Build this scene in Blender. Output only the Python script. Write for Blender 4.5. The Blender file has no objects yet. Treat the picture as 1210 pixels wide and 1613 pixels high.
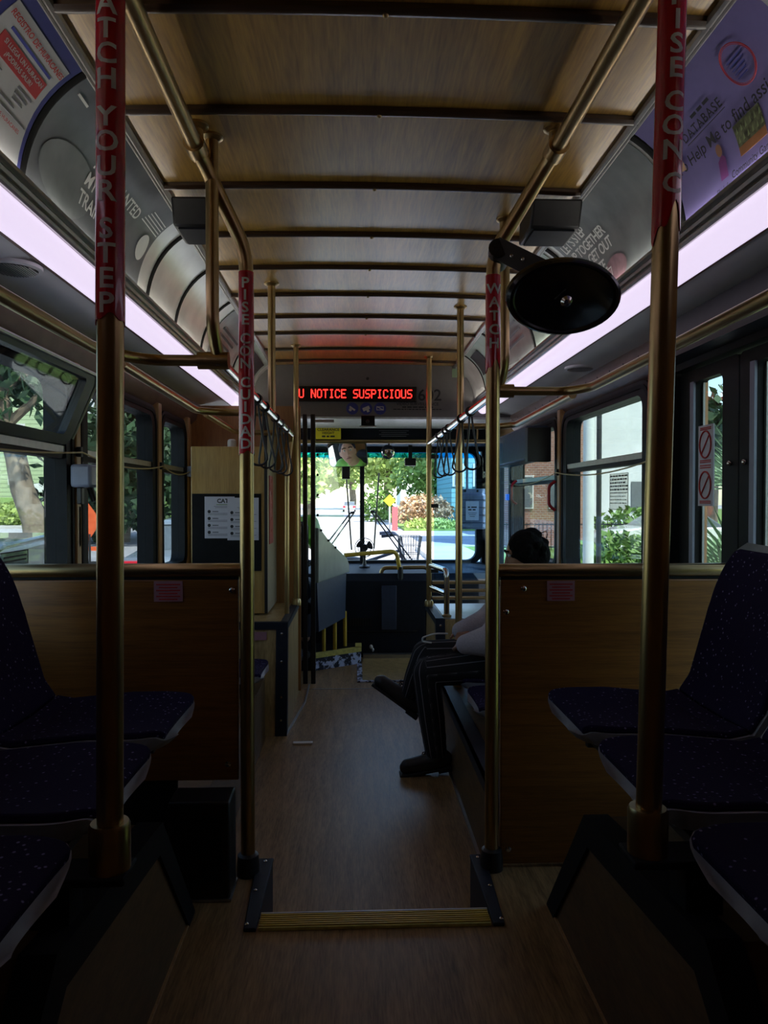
import bpy, bmesh, math, random
from math import pi, sin, cos, atan, radians, hypot
from mathutils import Vector, Matrix, Euler

random.seed(7)
S = bpy.context.scene
COL = S.collection

# ------------------------------------------------------------------ camera
F_PX = 1150.0
YAW = atan(45 / F_PX)
PITCH = atan(20.5 / F_PX * cos(YAW))
cd = bpy.data.cameras.new('camera')
cd.sensor_fit = 'HORIZONTAL'
cd.sensor_width = 36
cd.lens = F_PX / 1210 * 36
cd.clip_start = 0.02
cd.clip_end = 800
cam = bpy.data.objects.new('camera', cd)
cam.location = (-0.065, 0, 1.15)
cam.rotation_euler = (pi / 2 - PITCH, 0, -YAW)
COL.objects.link(cam)
S.camera = cam

# ------------------------------------------------------------------ world, sun, exposure
S.view_settings.view_transform = 'Standard'
S.view_settings.look = 'None'
S.view_settings.gamma = 1
S.view_settings.use_curve_mapping = False
S.view_settings.exposure = 0.0
SKY = 0.65
SUN = 12.0
LAMP = 0.90
ADDED_FILL = 12.0  # strength of the glowing strips added along the coves
w = bpy.data.worlds.new('world')
S.world = w
w.use_nodes = True
nt = w.node_tree
sky = nt.nodes.new('ShaderNodeTexSky')
sky.sky_type = 'NISHITA'
sky.sun_disc = False
sky.sun_elevation = radians(58)
sky.sun_rotation = radians(150)
sky.air_density = 1.0
sky.dust_density = 0.6
bg = nt.nodes['Background']
bg.inputs['Strength'].default_value = SKY
nt.links.new(sky.outputs[0], bg.inputs[0])
sl = bpy.data.lights.new('sun', 'SUN')
sl.energy = SUN
sl.angle = radians(0.6)
sl.color = (1.0, 0.95, 0.86)
sun = bpy.data.objects.new('sun', sl)
# travels forward (+Y), to the left (-X) and down
sun.rotation_euler = Vector((-0.34, 0.50, -0.86)).to_track_quat('-Z', 'Y').to_euler()
sun.location = (20, -30, 40)
COL.objects.link(sun)


# ------------------------------------------------------------------ materials
def srgb(r, g, b):
    def c(v):
        v /= 255.0
        return v / 12.92 if v <= 0.04045 else ((v + 0.055) / 1.055) ** 2.4
    return (c(r), c(g), c(b), 1)


def base(name):
    m = bpy.data.materials.new(name)
    m.use_nodes = True
    n = m.node_tree.nodes
    return m, n, m.node_tree.links, n['Principled BSDF']


def mat(name, col, rough=0.5, metal=0.0, coat=0.0, var=0.12, scale=30.0, bump=0.0, spec=0.5, emit=None, es=1.0):
    """principled surface with gentle procedural noise variation"""
    m, n, l, p = base(name)
    p.inputs['Roughness'].default_value = rough
    p.inputs['Metallic'].default_value = metal
    p.inputs['Coat Weight'].default_value = coat
    p.inputs['Specular IOR Level'].default_value = spec
    if len(col) == 3:
        col = (*col, 1)
    tc = n.new('ShaderNodeTexCoord')
    ns = n.new('ShaderNodeTexNoise')
    ns.inputs['Scale'].default_value = scale
    ns.inputs['Detail'].default_value = 4
    l.new(tc.outputs['Object'], ns.inputs['Vector'])
    cr = n.new('ShaderNodeValToRGB')
    cr.color_ramp.elements[0].position = 0.3
    cr.color_ramp.elements[1].position = 0.7
    cr.color_ramp.elements[0].color = tuple(c * (1 - var) for c in col[:3]) + (1,)
    cr.color_ramp.elements[1].color = tuple(min(1, c * (1 + var)) for c in col[:3]) + (1,)
    l.new(ns.outputs['Fac'], cr.inputs[0])
    l.new(cr.outputs[0], p.inputs['Base Color'])
    if bump:
        b = n.new('ShaderNodeBump')
        b.inputs['Strength'].default_value = bump
        b.inputs['Distance'].default_value = 0.01
        l.new(ns.outputs['Fac'], b.inputs['Height'])
        l.new(b.outputs[0], p.inputs['Normal'])
    if emit:
        p.inputs['Emission Color'].default_value = emit
        p.inputs['Emission Strength'].default_value = es
    return m


def wood(name, dark, light, stretch, rough=0.4, coat=0.0, fine=1.0, coat_rough=0.2):
    """wood grain: noise stretched along the grain axis (small number = along the grain)"""
    m, n, l, p = base(name)
    tc = n.new('ShaderNodeTexCoord')
    mp = n.new('ShaderNodeMapping')
    mp.inputs['Scale'].default_value = stretch
    l.new(tc.outputs['Object'], mp.inputs['Vector'])
    a = n.new('ShaderNodeTexNoise')
    a.inputs['Scale'].default_value = 1.0
    a.inputs['Detail'].default_value = 7
    a.inputs['Roughness'].default_value = 0.65
    a.inputs['Distortion'].default_value = 0.6
    l.new(mp.outputs[0], a.inputs['Vector'])
    b = n.new('ShaderNodeTexNoise')
    b.inputs['Scale'].default_value = 6.0 * fine
    b.inputs['Detail'].default_value = 4
    l.new(mp.outputs[0], b.inputs['Vector'])
    mx = n.new('ShaderNodeMath')
    mx.operation = 'MULTIPLY_ADD'
    mx.inputs[1].default_value = 0.45
    l.new(b.outputs['Fac'], mx.inputs[0])
    ad = n.new('ShaderNodeMath')
    ad.operation = 'MULTIPLY'
    ad.inputs[1].default_value = 0.6
    l.new(a.outputs['Fac'], ad.inputs[0])
    l.new(ad.outputs[0], mx.inputs[2])
    cr = n.new('ShaderNodeValToRGB')
    cr.color_ramp.elements[0].position = 0.36
    cr.color_ramp.elements[1].position = 0.66
    cr.color_ramp.elements[0].color = (*dark, 1)
    cr.color_ramp.elements[1].color = (*light, 1)
    l.new(mx.outputs[0], cr.inputs[0])
    l.new(cr.outputs[0], p.inputs['Base Color'])
    p.inputs['Roughness'].default_value = rough
    p.inputs['Coat Weight'].default_value = coat
    p.inputs['Coat Roughness'].default_value = coat_rough
    return m


def glass(name, tint=(1, 1, 1), gloss=0.06, rough=0.02):
    m = bpy.data.materials.new(name)
    m.use_nodes = True
    n, l = m.node_tree.nodes, m.node_tree.links
    n.remove(n['Principled BSDF'])
    t = n.new('ShaderNodeBsdfTransparent')
    t.inputs[0].default_value = (*tint, 1)
    g = n.new('ShaderNodeBsdfGlossy')
    g.inputs['Roughness'].default_value = rough
    lw = n.new('ShaderNodeLayerWeight')
    lw.inputs[0].default_value = 0.25
    mm = n.new('ShaderNodeMath')
    mm.operation = 'MULTIPLY_ADD'
    mm.inputs[1].default_value = 0.09
    mm.inputs[2].default_value = gloss * 0.5
    l.new(lw.outputs['Fresnel'], mm.inputs[0])
    mix = n.new('ShaderNodeMixShader')
    l.new(mm.outputs[0], mix.inputs[0])
    l.new(t.outputs[0], mix.inputs[1])
    l.new(g.outputs[0], mix.inputs[2])
    l.new(mix.outputs[0], n['Material Output'].inputs['Surface'])
    return m


def emitter(name, col, strength):
    m, n, l, p = base(name)
    p.inputs['Base Color'].default_value = (0.5, 0.5, 0.5, 1)
    p.inputs['Emission Color'].default_value = (*col, 1)
    p.inputs['Emission Strength'].default_value = strength
    return m


def fabric():
    """navy moquette with small woven light flecks"""
    m, n, l, p = base('seat_moquette')
    tc = n.new('ShaderNodeTexCoord')
    vo = n.new('ShaderNodeTexVoronoi')
    vo.inputs['Scale'].default_value = 62
    l.new(tc.outputs['Object'], vo.inputs['Vector'])
    r = n.new('ShaderNodeValToRGB')
    r.color_ramp.elements[0].position = 0.11
    r.color_ramp.elements[0].color = (0.20, 0.18, 0.32, 1)
    r.color_ramp.elements[1].position = 0.2
    r.color_ramp.elements[1].color = (0.013, 0.008, 0.034, 1)
    l.new(vo.outputs['Distance'], r.inputs[0])
    ns = n.new('ShaderNodeTexNoise')
    ns.inputs['Scale'].default_value = 300
    l.new(tc.outputs['Object'], ns.inputs['Vector'])
    l.new(r.outputs[0], p.inputs['Base Color'])
    b = n.new('ShaderNodeBump')
    b.inputs['Strength'].default_value = 0.3
    b.inputs['Distance'].default_value = 0.003
    l.new(ns.outputs['Fac'], b.inputs['Height'])
    l.new(b.outputs[0], p.inputs['Normal'])
    p.inputs['Roughness'].default_value = 0.9
    p.inputs['Specular IOR Level'].default_value = 0.15
    return m


def striped(name, dark, light, axis_vec, freq):
    """dark cloth with thin pale pinstripes"""
    m, n, l, p = base(name)
    at = n.new('ShaderNodeAttribute')
    at.attribute_name = 'stripe'
    r = n.new('ShaderNodeValToRGB')
    r.color_ramp.elements[0].position = 0.0
    r.color_ramp.elements[0].color = (*light, 1)
    r.color_ramp.elements[1].position = 0.13
    r.color_ramp.elements[1].color = (*dark, 1)
    mu = n.new('ShaderNodeMath')
    mu.operation = 'MULTIPLY'
    mu.inputs[1].default_value = freq
    fr = n.new('ShaderNodeMath')
    fr.operation = 'FRACT'
    l.new(at.outputs['Fac'], mu.inputs[0])
    l.new(mu.outputs[0], fr.inputs[0])
    l.new(fr.outputs[0], r.inputs[0])
    l.new(r.outputs[0], p.inputs['Base Color'])
    p.inputs['Roughness'].default_value = 0.85
    return m


def worn(name, paint, bare, scale=14, thr=0.5):
    m, n, l, p = base(name)
    tc = n.new('ShaderNodeTexCoord')
    ns = n.new('ShaderNodeTexNoise')
    ns.inputs['Scale'].default_value = scale
    ns.inputs['Detail'].default_value = 8
    ns.inputs['Roughness'].default_value = 0.7
    l.new(tc.outputs['Object'], ns.inputs['Vector'])
    r = n.new('ShaderNodeValToRGB')
    r.color_ramp.elements[0].position = thr - 0.02
    r.color_ramp.elements[0].color = (*paint, 1)
    r.color_ramp.elements[1].position = thr + 0.02
    r.color_ramp.elements[1].color = (*bare, 1)
    l.new(ns.outputs['Fac'], r.inputs[0])
    l.new(r.outputs[0], p.inputs['Base Color'])
    p.inputs['Roughness'].default_value = 0.55
    return m


def siding(name, col, pitch):
    m, n, l, p = base(name)
    tc = n.new('ShaderNodeTexCoord')
    sx = n.new('ShaderNodeSeparateXYZ')
    l.new(tc.outputs['Object'], sx.inputs[0])
    mu = n.new('ShaderNodeMath')
    mu.operation = 'MULTIPLY'
    mu.inputs[1].default_value = 1 / pitch
    fr = n.new('ShaderNodeMath')
    fr.operation = 'FRACT'
    l.new(sx.outputs['Z'], mu.inputs[0])
    l.new(mu.outputs[0], fr.inputs[0])
    r = n.new('ShaderNodeValToRGB')
    r.color_ramp.elements[0].position = 0.10
    r.color_ramp.elements[0].color = tuple(c * 0.55 for c in col) + (1,)
    r.color_ramp.elements[1].position = 0.28
    r.color_ramp.elements[1].color = (*col, 1)
    l.new(fr.outputs[0], r.inputs[0])
    l.new(r.outputs[0], p.inputs['Base Color'])
    p.inputs['Roughness'].default_value = 0.7
    return m


def bricks(name, c1, c2, mortar, scale):
    m, n, l, p = base(name)
    tc = n.new('ShaderNodeTexCoord')
    mp = n.new('ShaderNodeMapping')
    mp.inputs['Rotation'].default_value = (pi / 2, 0, 0)
    l.new(tc.outputs['Object'], mp.inputs[0])
    b = n.new('ShaderNodeTexBrick')
    b.inputs['Color1'].default_value = (*c1, 1)
    b.inputs['Color2'].default_value = (*c2, 1)
    b.inputs['Mortar'].default_value = (*mortar, 1)
    b.inputs['Scale'].default_value = scale
    l.new(mp.outputs[0], b.inputs['Vector'])
    l.new(b.outputs[0], p.inputs['Base Color'])
    p.inputs['Roughness'].default_value = 0.85
    return m


M = {}
M['ceil'] = wood('ceiling_veneer', (0.23, 0.115, 0.017), (0.52, 0.31, 0.058), (26, 1.6, 26), 0.42, 1.0, 1.0, 0.30)
M['rib'] = wood('dark_batten', (0.022, 0.010, 0.004), (0.05, 0.022, 0.009), (1.2, 30, 30), 0.35, 0.5)
M['floor'] = wood('floor_vinyl', (0.14, 0.082, 0.030), (0.42, 0.26, 0.11), (34, 3.2, 20), 0.45, 0.10, 1.0, 0.35)
M['panel'] = wood('partition_veneer', (0.145, 0.052, 0.008), (0.30, 0.118, 0.020), (2.0, 30, 60), 0.4, 0.3)
M['tan'] = wood('pillar_laminate', (0.32, 0.18, 0.07), (0.50, 0.30, 0.125), (25, 25, 2), 0.45, 0.1)
M['cabinet'] = wood('cabinet_veneer', (0.36, 0.20, 0.050), (0.56, 0.35, 0.10), (34, 34, 2), 0.4, 0.3)
M['redwood'] = wood('rear_bulkhead_veneer', (0.24, 0.105, 0.03), (0.38, 0.18, 0.055), (24, 24, 2), 0.4, 0.2)
M['boxwood'] = wood('wheel_box_veneer', (0.26, 0.175, 0.06), (0.52, 0.37, 0.15), (18, 18, 3), 0.45, 0.1)
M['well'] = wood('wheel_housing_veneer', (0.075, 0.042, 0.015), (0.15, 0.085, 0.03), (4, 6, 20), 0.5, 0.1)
M['brass'] = mat('brass', (0.46, 0.33, 0.155), 0.30, 1.0, var=0.10, scale=9)
M['chrome'] = mat('polished_steel', (0.62, 0.58, 0.52), 0.16, 1.0, var=0.05)
M['steel'] = mat('brushed_aluminium', (0.78, 0.79, 0.77), 0.36, 0.45, var=0.10, scale=8)
M['alu'] = mat('aluminium_trim', (0.45, 0.44, 0.42), 0.4, 1.0, var=0.08)
M['browntrim'] = mat('bronze_header_trim', (0.16, 0.10, 0.075), 0.45, 0.25, var=0.15, scale=12)
M['black'] = mat('black_plastic', (0.012, 0.012, 0.013), 0.42, var=0.2)
M['rubber'] = mat('black_rubber', (0.008, 0.008, 0.009), 0.7, var=0.2, spec=0.2)
M['gloss'] = mat('gloss_black', (0.008, 0.008, 0.008), 0.18, var=0.1)
M['frame'] = mat('window_frame_black', (0.008, 0.009, 0.010), 0.55, var=0.2, spec=0.2)
M['dash'] = mat('dash_blue_black', (0.008, 0.011, 0.018), 0.6, var=0.2, spec=0.25)
M['shell'] = mat('seat_shell_grey', (0.26, 0.26, 0.28), 0.5, var=0.1)
M['trim'] = mat('step_trim_blue_black', (0.012, 0.017, 0.028), 0.5, var=0.2, spec=0.3)
M['white'] = mat('white_paint', (0.62, 0.61, 0.58), 0.5, var=0.04)
M['soffit'] = mat('soffit_panel', (0.78, 0.77, 0.76), 0.45, var=0.05, scale=5)
M['header'] = mat('header_panel', (0.17, 0.16, 0.16), 0.5, var=0.04)
M['red'] = mat('sticker_red', (0.55, 0.010, 0.022), 0.22, coat=0.6, var=0.06)
M['sticklet'] = mat('sticker_lettering', (0.75, 0.71, 0.66), 0.4, var=0.05)
M['fabric'] = fabric()
M['amber'] = mat('yellow_paint', (0.60, 0.40, 0.04), 0.45, var=0.1)
M['yellowstep'] = mat('step_nosing_yellow', (0.62, 0.55, 0.14), 0.5, var=0.2, scale=40)
M['wornblue'] = worn('worn_riser', (0.012, 0.016, 0.035), (0.62, 0.70, 0.90), 16, 0.50)
M['barrier'] = mat('barrier_grey_green', (0.25, 0.29, 0.255), 0.35, var=0.12, scale=10)
M['barrierdark'] = mat('barrier_slate', (0.035, 0.05, 0.085), 0.5, var=0.15)
M['paper'] = mat('paper', (0.62, 0.62, 0.70), 0.7, var=0.03)
M['ink'] = mat('ink_black', (0.02, 0.02, 0.025), 0.6, var=0.1)
M['inkgrey'] = mat('ink_grey', (0.16, 0.16, 0.19), 0.6, var=0.1)
M['inkred'] = mat('ink_red', (0.45, 0.03, 0.03), 0.6, var=0.1)
M['inkblue'] = mat('ink_blue', (0.05, 0.06, 0.30), 0.6, var=0.1)
M['inkgreen'] = mat('ink_green', (0.15, 0.30, 0.08), 0.6, var=0.1)
M['navyborder'] = mat('poster_navy', (0.045, 0.05, 0.22), 0.5, var=0.1)
M['posterred'] = mat('poster_red', (0.42, 0.035, 0.045), 0.5, var=0.1)
M['posterwhite'] = mat('poster_white', (0.44, 0.45, 0.47), 0.4, var=0.03)
M['lilac'] = mat('poster_lilac', (0.17, 0.145, 0.36), 0.45, var=0.05)
M['grayposter'] = mat('poster_grey_photo', (0.13, 0.14, 0.155), 0.35, var=0.4, scale=5)
M['grayposter2'] = mat('poster_pale_grey_photo', (0.19, 0.21, 0.22), 0.35, var=0.35, scale=6)
M['tealposter'] = mat('poster_pale_teal', (0.40, 0.50, 0.46), 0.4, var=0.1, scale=10)
M['letter'] = mat('poster_lettering_pale', (0.85, 0.86, 0.85), 0.5, var=0.03)
M['skinbrown'] = mat('skin_tone', (0.30, 0.15, 0.09), 0.5, var=0.08)
M['skinlight'] = mat('skin_tone_light', (0.50, 0.28, 0.20), 0.5, var=0.08)
M['hair'] = mat('dark_hair', (0.005, 0.004, 0.004), 0.9, var=0.3, scale=80, bump=0.6, spec=0.1)
M['jumper'] = mat('grey_jumper', (0.42, 0.37, 0.385), 0.9, var=0.1, scale=120, bump=0.2)
M['boot'] = mat('boot_leather', (0.022, 0.017, 0.014), 0.5, var=0.2)
M['sole'] = mat('boot_sole', (0.010, 0.009, 0.009), 0.7, var=0.2)
M['pants'] = striped('pinstripe_cloth', (0.008, 0.008, 0.009), (0.34, 0.32, 0.34), None, 11)
M['hivis'] = mat('hi_vis_green', (0.28, 0.62, 0.10), 0.7, var=0.1)
M['navycloth'] = mat('navy_cloth', (0.02, 0.025, 0.05), 0.8, var=0.1)
M['cord'] = mat('yellow_cord', (0.42, 0.33, 0.13), 0.45, var=0.1)
M['strap'] = mat('strap_webbing', (0.018, 0.017, 0.022), 0.4, var=0.2)
M['pinklabel'] = mat('pink_label', (0.40, 0.20, 0.24), 0.5, var=0.05)
M['greybox'] = mat('grey_housing', (0.24, 0.27, 0.36), 0.4, var=0.05)
M['bag'] = mat('grey_slatted_cover', (0.18, 0.20, 0.27), 0.4, var=0.25, scale=10)
M['glass'] = glass('window_glass', (0.60, 0.64, 0.62), 0.05)
M['darkglass'] = glass('tinted_glass', (0.52, 0.55, 0.54), 0.08)
M['wsglass'] = glass('windscreen_glass', (0.97, 0.98, 0.96), 0.03)
M['bluetint'] = glass('windscreen_blue_band', (0.12, 0.66, 0.95), 0.03)
M['plexi'] = glass('clear_acrylic', (0.90, 0.95, 0.93), 0.06)
M['plexiblue'] = glass('blue_cast_acrylic', (0.62, 0.80, 0.95), 0.06)
M['mirror'] = mat('mirror_silver', (0.85, 0.86, 0.86), 0.02, 1.0, var=0.0)
M['led'] = emitter('led_red', (1.0, 0.013, 0.009), 5.0)
M['lamp'] = emitter('lamp_diffuser', (0.92, 0.79, 1.03), LAMP)
M['covefill'] = emitter('added_cove_fill', (1.0, 0.94, 0.84), ADDED_FILL)  # glow of the unseen strip added to brighten the coves
M['bluelamp'] = emitter('blue_indicator', (0.05, 0.25, 1.0), 0.7)
M['redplastic'] = mat('red_plastic', (0.40, 0.012, 0.02), 0.35, var=0.05)
# outdoors
M['asphalt'] = mat('asphalt', (0.42, 0.42, 0.45), 0.9, var=0.15, scale=0.5)
M['concrete'] = mat('pavement', (0.50, 0.48, 0.46), 0.9, var=0.08, scale=1)
M['grass'] = mat('lawn', (0.16, 0.26, 0.06), 0.9, var=0.35, scale=2)
M['leaf'] = mat('leaf_green', (0.15, 0.27, 0.06), 0.6, var=0.4, scale=1.3)
M['leafbright'] = mat('leaf_yellow_green', (0.36, 0.46, 0.13), 0.6, var=0.3, scale=1.3)
M['leafdark'] = mat('leaf_dark', (0.035, 0.075, 0.03), 0.6, var=0.4, scale=1.3)
M['leafrust'] = mat('leaf_rust', (0.44, 0.28, 0.16), 0.6, var=0.3, scale=2)
M['bark'] = mat('bark', (0.16, 0.125, 0.09), 0.9, var=0.4, scale=3, bump=0.6)
M['siding'] = siding('green_siding', (0.42, 0.50, 0.30), 0.32)
M['tealsiding'] = siding('teal_siding', (0.22, 0.44, 0.44), 0.3)
M['roof'] = mat('roof_shingle', (0.16, 0.15, 0.15), 0.9, var=0.2)
M['outwhite'] = mat('white_render', (0.62, 0.66, 0.66), 0.8, var=0.05, scale=1)
M['brick'] = bricks('brick_wall', (0.24, 0.11, 0.08), (0.31, 0.15, 0.10), (0.35, 0.32, 0.29), 3.0)
M['pane'] = mat('house_window', (0.10, 0.12, 0.14), 0.15, var=0.2)
M['carsilver'] = mat('car_silver', (0.42, 0.46, 0.50), 0.25, 0.6, coat=0.5, var=0.03)
M['carwhite'] = mat('car_white', (0.70, 0.70, 0.70), 0.25, coat=0.8, var=0.02)
M['cardark'] = mat('car_slate', (0.05, 0.07, 0.09), 0.25, coat=0.8, var=0.05)
M['tail'] = mat('tail_lamp_red', (0.55, 0.01, 0.02), 0.2, coat=0.6, var=0.05, emit=(1, 0.02, 0.03, 1), es=0.5)
M['orange'] = mat('orange_sheet', (0.85, 0.13, 0.03), 0.5, var=0.15, scale=4)
M['signyellow'] = mat('sign_yellow', (0.85, 0.70, 0.02), 0.5, var=0.03)
M['postred'] = mat('post_red', (0.55, 0.09, 0.10), 0.6, var=0.05)
M['ochre'] = mat('ochre_wall', (0.80, 0.42, 0.20), 0.8, var=0.05, scale=1)
M['bikegrey'] = mat('bike_grey', (0.10, 0.11, 0.16), 0.4, 0.3, var=0.1)
M['frond'] = mat('palm_frond', (0.24, 0.36, 0.20), 0.45, var=0.3, scale=3)


# ------------------------------------------------------------------ mesh helpers
WL = {}          # world location of every object that can be a parent


def fillet(pts, r, n=6):
    """round the corners of a polyline"""
    P = [Vector(p) for p in pts]
    out = [P[0]]
    for i in range(1, len(P) - 1):
        a, b, c = P[i - 1], P[i], P[i + 1]
        d1, d2 = (a - b), (c - b)
        k = min(r, d1.length * 0.45, d2.length * 0.45)
        p0, p1 = b + d1.normalized() * k, b + d2.normalized() * k
        for j in range(n + 1):
            t = j / n
            out.append(p0 * (1 - t) ** 2 + b * 2 * t * (1 - t) + p1 * t * t)
    out.append(P[-1])
    return out


class MB:
    def __init__(self):
        self.v, self.f, self.marks = [], [], []

    def add(self, vs, fs):
        o = len(self.v)
        self.v += [tuple(x) for x in vs]
        self.f += [tuple(i + o for i in q) for q in fs]
        return self

    def box(self, x0, x1, y0, y1, z0, z1):
        vs = [(x, y, z) for x in (x0, x1) for y in (y0, y1) for z in (z0, z1)]
        return self.add(vs, [(0, 1, 3, 2), (4, 6, 7, 5), (0, 4, 5, 1), (2, 3, 7, 6), (0, 2, 6, 4), (1, 5, 7, 3)])

    def obox(self, c, size, rot):
        """box of a size about a centre, turned by a matrix or euler"""
        R = Euler(rot).to_matrix() if not isinstance(rot, Matrix) else rot
        vs = [Vector(c) + R @ Vector((x * size[0] / 2, y * size[1] / 2, z * size[2] / 2)) for x in (-1, 1) for y in (-1, 1) for z in (-1, 1)]
        return self.add(vs, [(0, 1, 3, 2), (4, 6, 7, 5), (0, 4, 5, 1), (2, 3, 7, 6), (0, 2, 6, 4), (1, 5, 7, 3)])

    def tube(self, pts, r, n=14, squash=None):
        P = [Vector(p) for p in pts]
        rs = r if isinstance(r, (list, tuple)) else [r] * len(P)
        up = None
        rings = []
        for i, p in enumerate(P):
            d = (P[min(i + 1, len(P) - 1)] - P[max(i - 1, 0)])
            d = d.normalized() if d.length > 1e-9 else Vector((0, 0, 1))
            if up is None:
                up = d.cross(Vector((0, 1, 0)) if abs(d.y) < 0.9 else Vector((1, 0, 0))).normalized()
            else:
                up = (up - d * up.dot(d)).normalized()
            s = d.cross(up)
            q1 = 1 if squash is None else squash
            rings.append([p + (up * cos(2 * pi * k / n) * q1 + s * sin(2 * pi * k / n)) * rs[i] for k in range(n)])
        vs = [x for g in rings for x in g]
        fs = []
        for i in range(len(P) - 1):
            for k in range(n):
                a, b = i * n + k, i * n + (k + 1) % n
                fs.append((a, b, b + n, a + n))
        fs.append(tuple(range(n))[::-1])
        fs.append(tuple((len(P) - 1) * n + k for k in range(n)))
        return self.add(vs, fs)

    def cyl(self, p0, p1, r0, r1=None, n=18):
        return self.tube([p0, p1], [r0, r0 if r1 is None else r1], n)

    def lathe(self, prof, origin, axis, n=28):
        """profile of (radius, height) about an axis"""
        A = Vector(axis).normalized()
        U = A.cross(Vector((0, 0, 1)) if abs(A.z) < 0.9 else Vector((1, 0, 0))).normalized()
        W = A.cross(U)
        O = Vector(origin)
        vs, fs = [], []
        for (r, h) in prof:
            r = max(r, 1e-5)
            for k in range(n):
                a = 2 * pi * k / n
                vs.append(O + A * h + (U * cos(a) + W * sin(a)) * r)
        for i in range(len(prof) - 1):
            for k in range(n):
                a, b = i * n + k, i * n + (k + 1) % n
                fs.append((a, b, b + n, a + n))
        fs.append(tuple(range(n))[::-1])
        fs.append(tuple((len(prof) - 1) * n + k for k in range(n)))
        return self.add(vs, fs)

    def prism(self, poly, axis, a, b):
        """polygon in the plane across an axis, pulled from a to b; poly is (y,z), (x,z) or (x,y)"""
        def p3(q, h):
            return {'x': (h, q[0], q[1]), 'y': (q[0], h, q[1]), 'z': (q[0], q[1], h)}[axis]
        n = len(poly)
        vs = [p3(q, a) for q in poly] + [p3(q, b) for q in poly]
        fs = [tuple(range(n))[::-1], tuple(range(n, 2 * n))] + [(i, (i + 1) % n, n + (i + 1) % n, n + i) for i in range(n)]
        return self.add(vs, fs)

    def ring(self, outer, inner, axis, a, b):
        """frame between two outlines with the same number of points"""
        def p3(q, h):
            return {'x': (h, q[0], q[1]), 'y': (q[0], h, q[1]), 'z': (q[0], q[1], h)}[axis]
        n = len(outer)
        vs = [p3(q, h) for h in (a, b) for o in (outer, inner) for q in o]
        fs = []
        for i in range(n):
            j = (i + 1) % n
            fs += [(i, j, n + j, n + i), (2 * n + i, 3 * n + i, 3 * n + j, 2 * n + j), (i, 2 * n + i, 2 * n + j, j), (n + i, n + j, 3 * n + j, 3 * n + i)]
        return self.add(vs, fs)

    def sheet(self, fn, nu, nv, thick=None):
        """grid surface fn(u,v) -> point; with a second function gives the back side"""
        vs = [fn(i / nu, j / nv) for j in range(nv + 1) for i in range(nu + 1)]
        m = nu + 1
        fs = [(j * m + i, j * m + i + 1, (j + 1) * m + i + 1, (j + 1) * m + i) for j in range(nv) for i in range(nu)]
        if thick:
            o = len(vs)
            vs += [thick(i / nu, j / nv) for j in range(nv + 1) for i in range(nu + 1)]
            fs += [tuple(o + k for k in q[::-1]) for q in fs[:]]
            for i in range(nu):
                fs += [(i + 1, i, o + i, o + i + 1), (nv * m + i, nv * m + i + 1, o + nv * m + i + 1, o + nv * m + i)]
            for j in range(nv):
                fs += [(j * m, (j + 1) * m, o + (j + 1) * m, o + j * m), ((j + 1) * m + nu, j * m + nu, o + j * m + nu, o + (j + 1) * m + nu)]
        return self.add(vs, fs)

    def ball(self, c, r, n=16, m=10):
        rx, ry, rz = r if isinstance(r, (tuple, list)) else (r, r, r)
        vs, fs = [], []
        for j in range(1, m):
            t = pi * j / m
            for k in range(n):
                a = 2 * pi * k / n
                vs.append((c[0] + rx * sin(t) * cos(a), c[1] + ry * sin(t) * sin(a), c[2] + rz * cos(t)))
        for j in range(m - 2):
            for k in range(n):
                a, b = j * n + k, j * n + (k + 1) % n
                fs.append((a, b, b + n, a + n))
        t0 = len(vs)
        vs += [(c[0], c[1], c[2] + rz), (c[0], c[1], c[2] - rz)]
        for k in range(n):
            fs.append((t0, (k + 1) % n, k))
            fs.append((t0 + 1, (m - 2) * n + k, (m - 2) * n + (k + 1) % n))
        return self.add(vs, fs)

    def text(self, body, size, fn, bold=0.0, cuts=0, align='CENTER', spacing=1.0):
        vs, fs = text_mesh(body, size, bold, cuts, align, spacing)
        if len(body) > 2:
            self.marks.append((len(self.v), len(self.f), len(self.v) + len(vs), len(self.f) + len(fs)))
        return self.add([fn(x, y) for x, y in vs], fs)

    def build(self, name, m, parent=None, bevel=0.0, smooth=38, **props):
        if len(self.marks) > 1 and 'lettering' in name and parent is not None:
            marks, self.marks = self.marks, []
            keep, out = [True] * len(self.f), None
            for (v0, f0, v1, f1) in marks:          # every line of lettering is a part of its own
                q = MB()
                q.v = self.v[v0:v1]
                q.f = [tuple(i - v0 for i in f) for f in self.f[f0:f1]]
                for i in range(f0, f1):
                    keep[i] = False
                out = q.build(name, m, parent, bevel, smooth, **props)
            rest = [f for f, k in zip(self.f, keep) if k]
            if rest:
                used = sorted({i for f in rest for i in f})
                ix = {a: b for b, a in enumerate(used)}
                q = MB()
                q.v = [self.v[i] for i in used]
                q.f = [tuple(ix[i] for i in f) for f in rest]
                q.build('printed_marks', m, parent, bevel, smooth, **props)
            return out
        xs = [v[0] for v in self.v]; ys = [v[1] for v in self.v]; zs = [v[2] for v in self.v]
        if parent is None:
            loc = Vector(((min(xs) + max(xs)) / 2, (min(ys) + max(ys)) / 2, min(zs)))
            off = loc
        else:
            loc = Vector((0, 0, 0))
            off = WL[parent.name]
        me = bpy.data.meshes.new(name)
        me.from_pydata([(v[0] - off[0], v[1] - off[1], v[2] - off[2]) for v in self.v], [], self.f)
        bm = bmesh.new()
        bm.from_mesh(me)
        bmesh.ops.recalc_face_normals(bm, faces=bm.faces)
        bm.to_mesh(me)
        bm.free()
        me.materials.append(m)
        if smooth:
            for p in me.polygons:
                p.use_smooth = True
            me.set_sharp_from_angle(angle=radians(smooth))
        o = bpy.data.objects.new(name, me)
        COL.objects.link(o)
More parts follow.
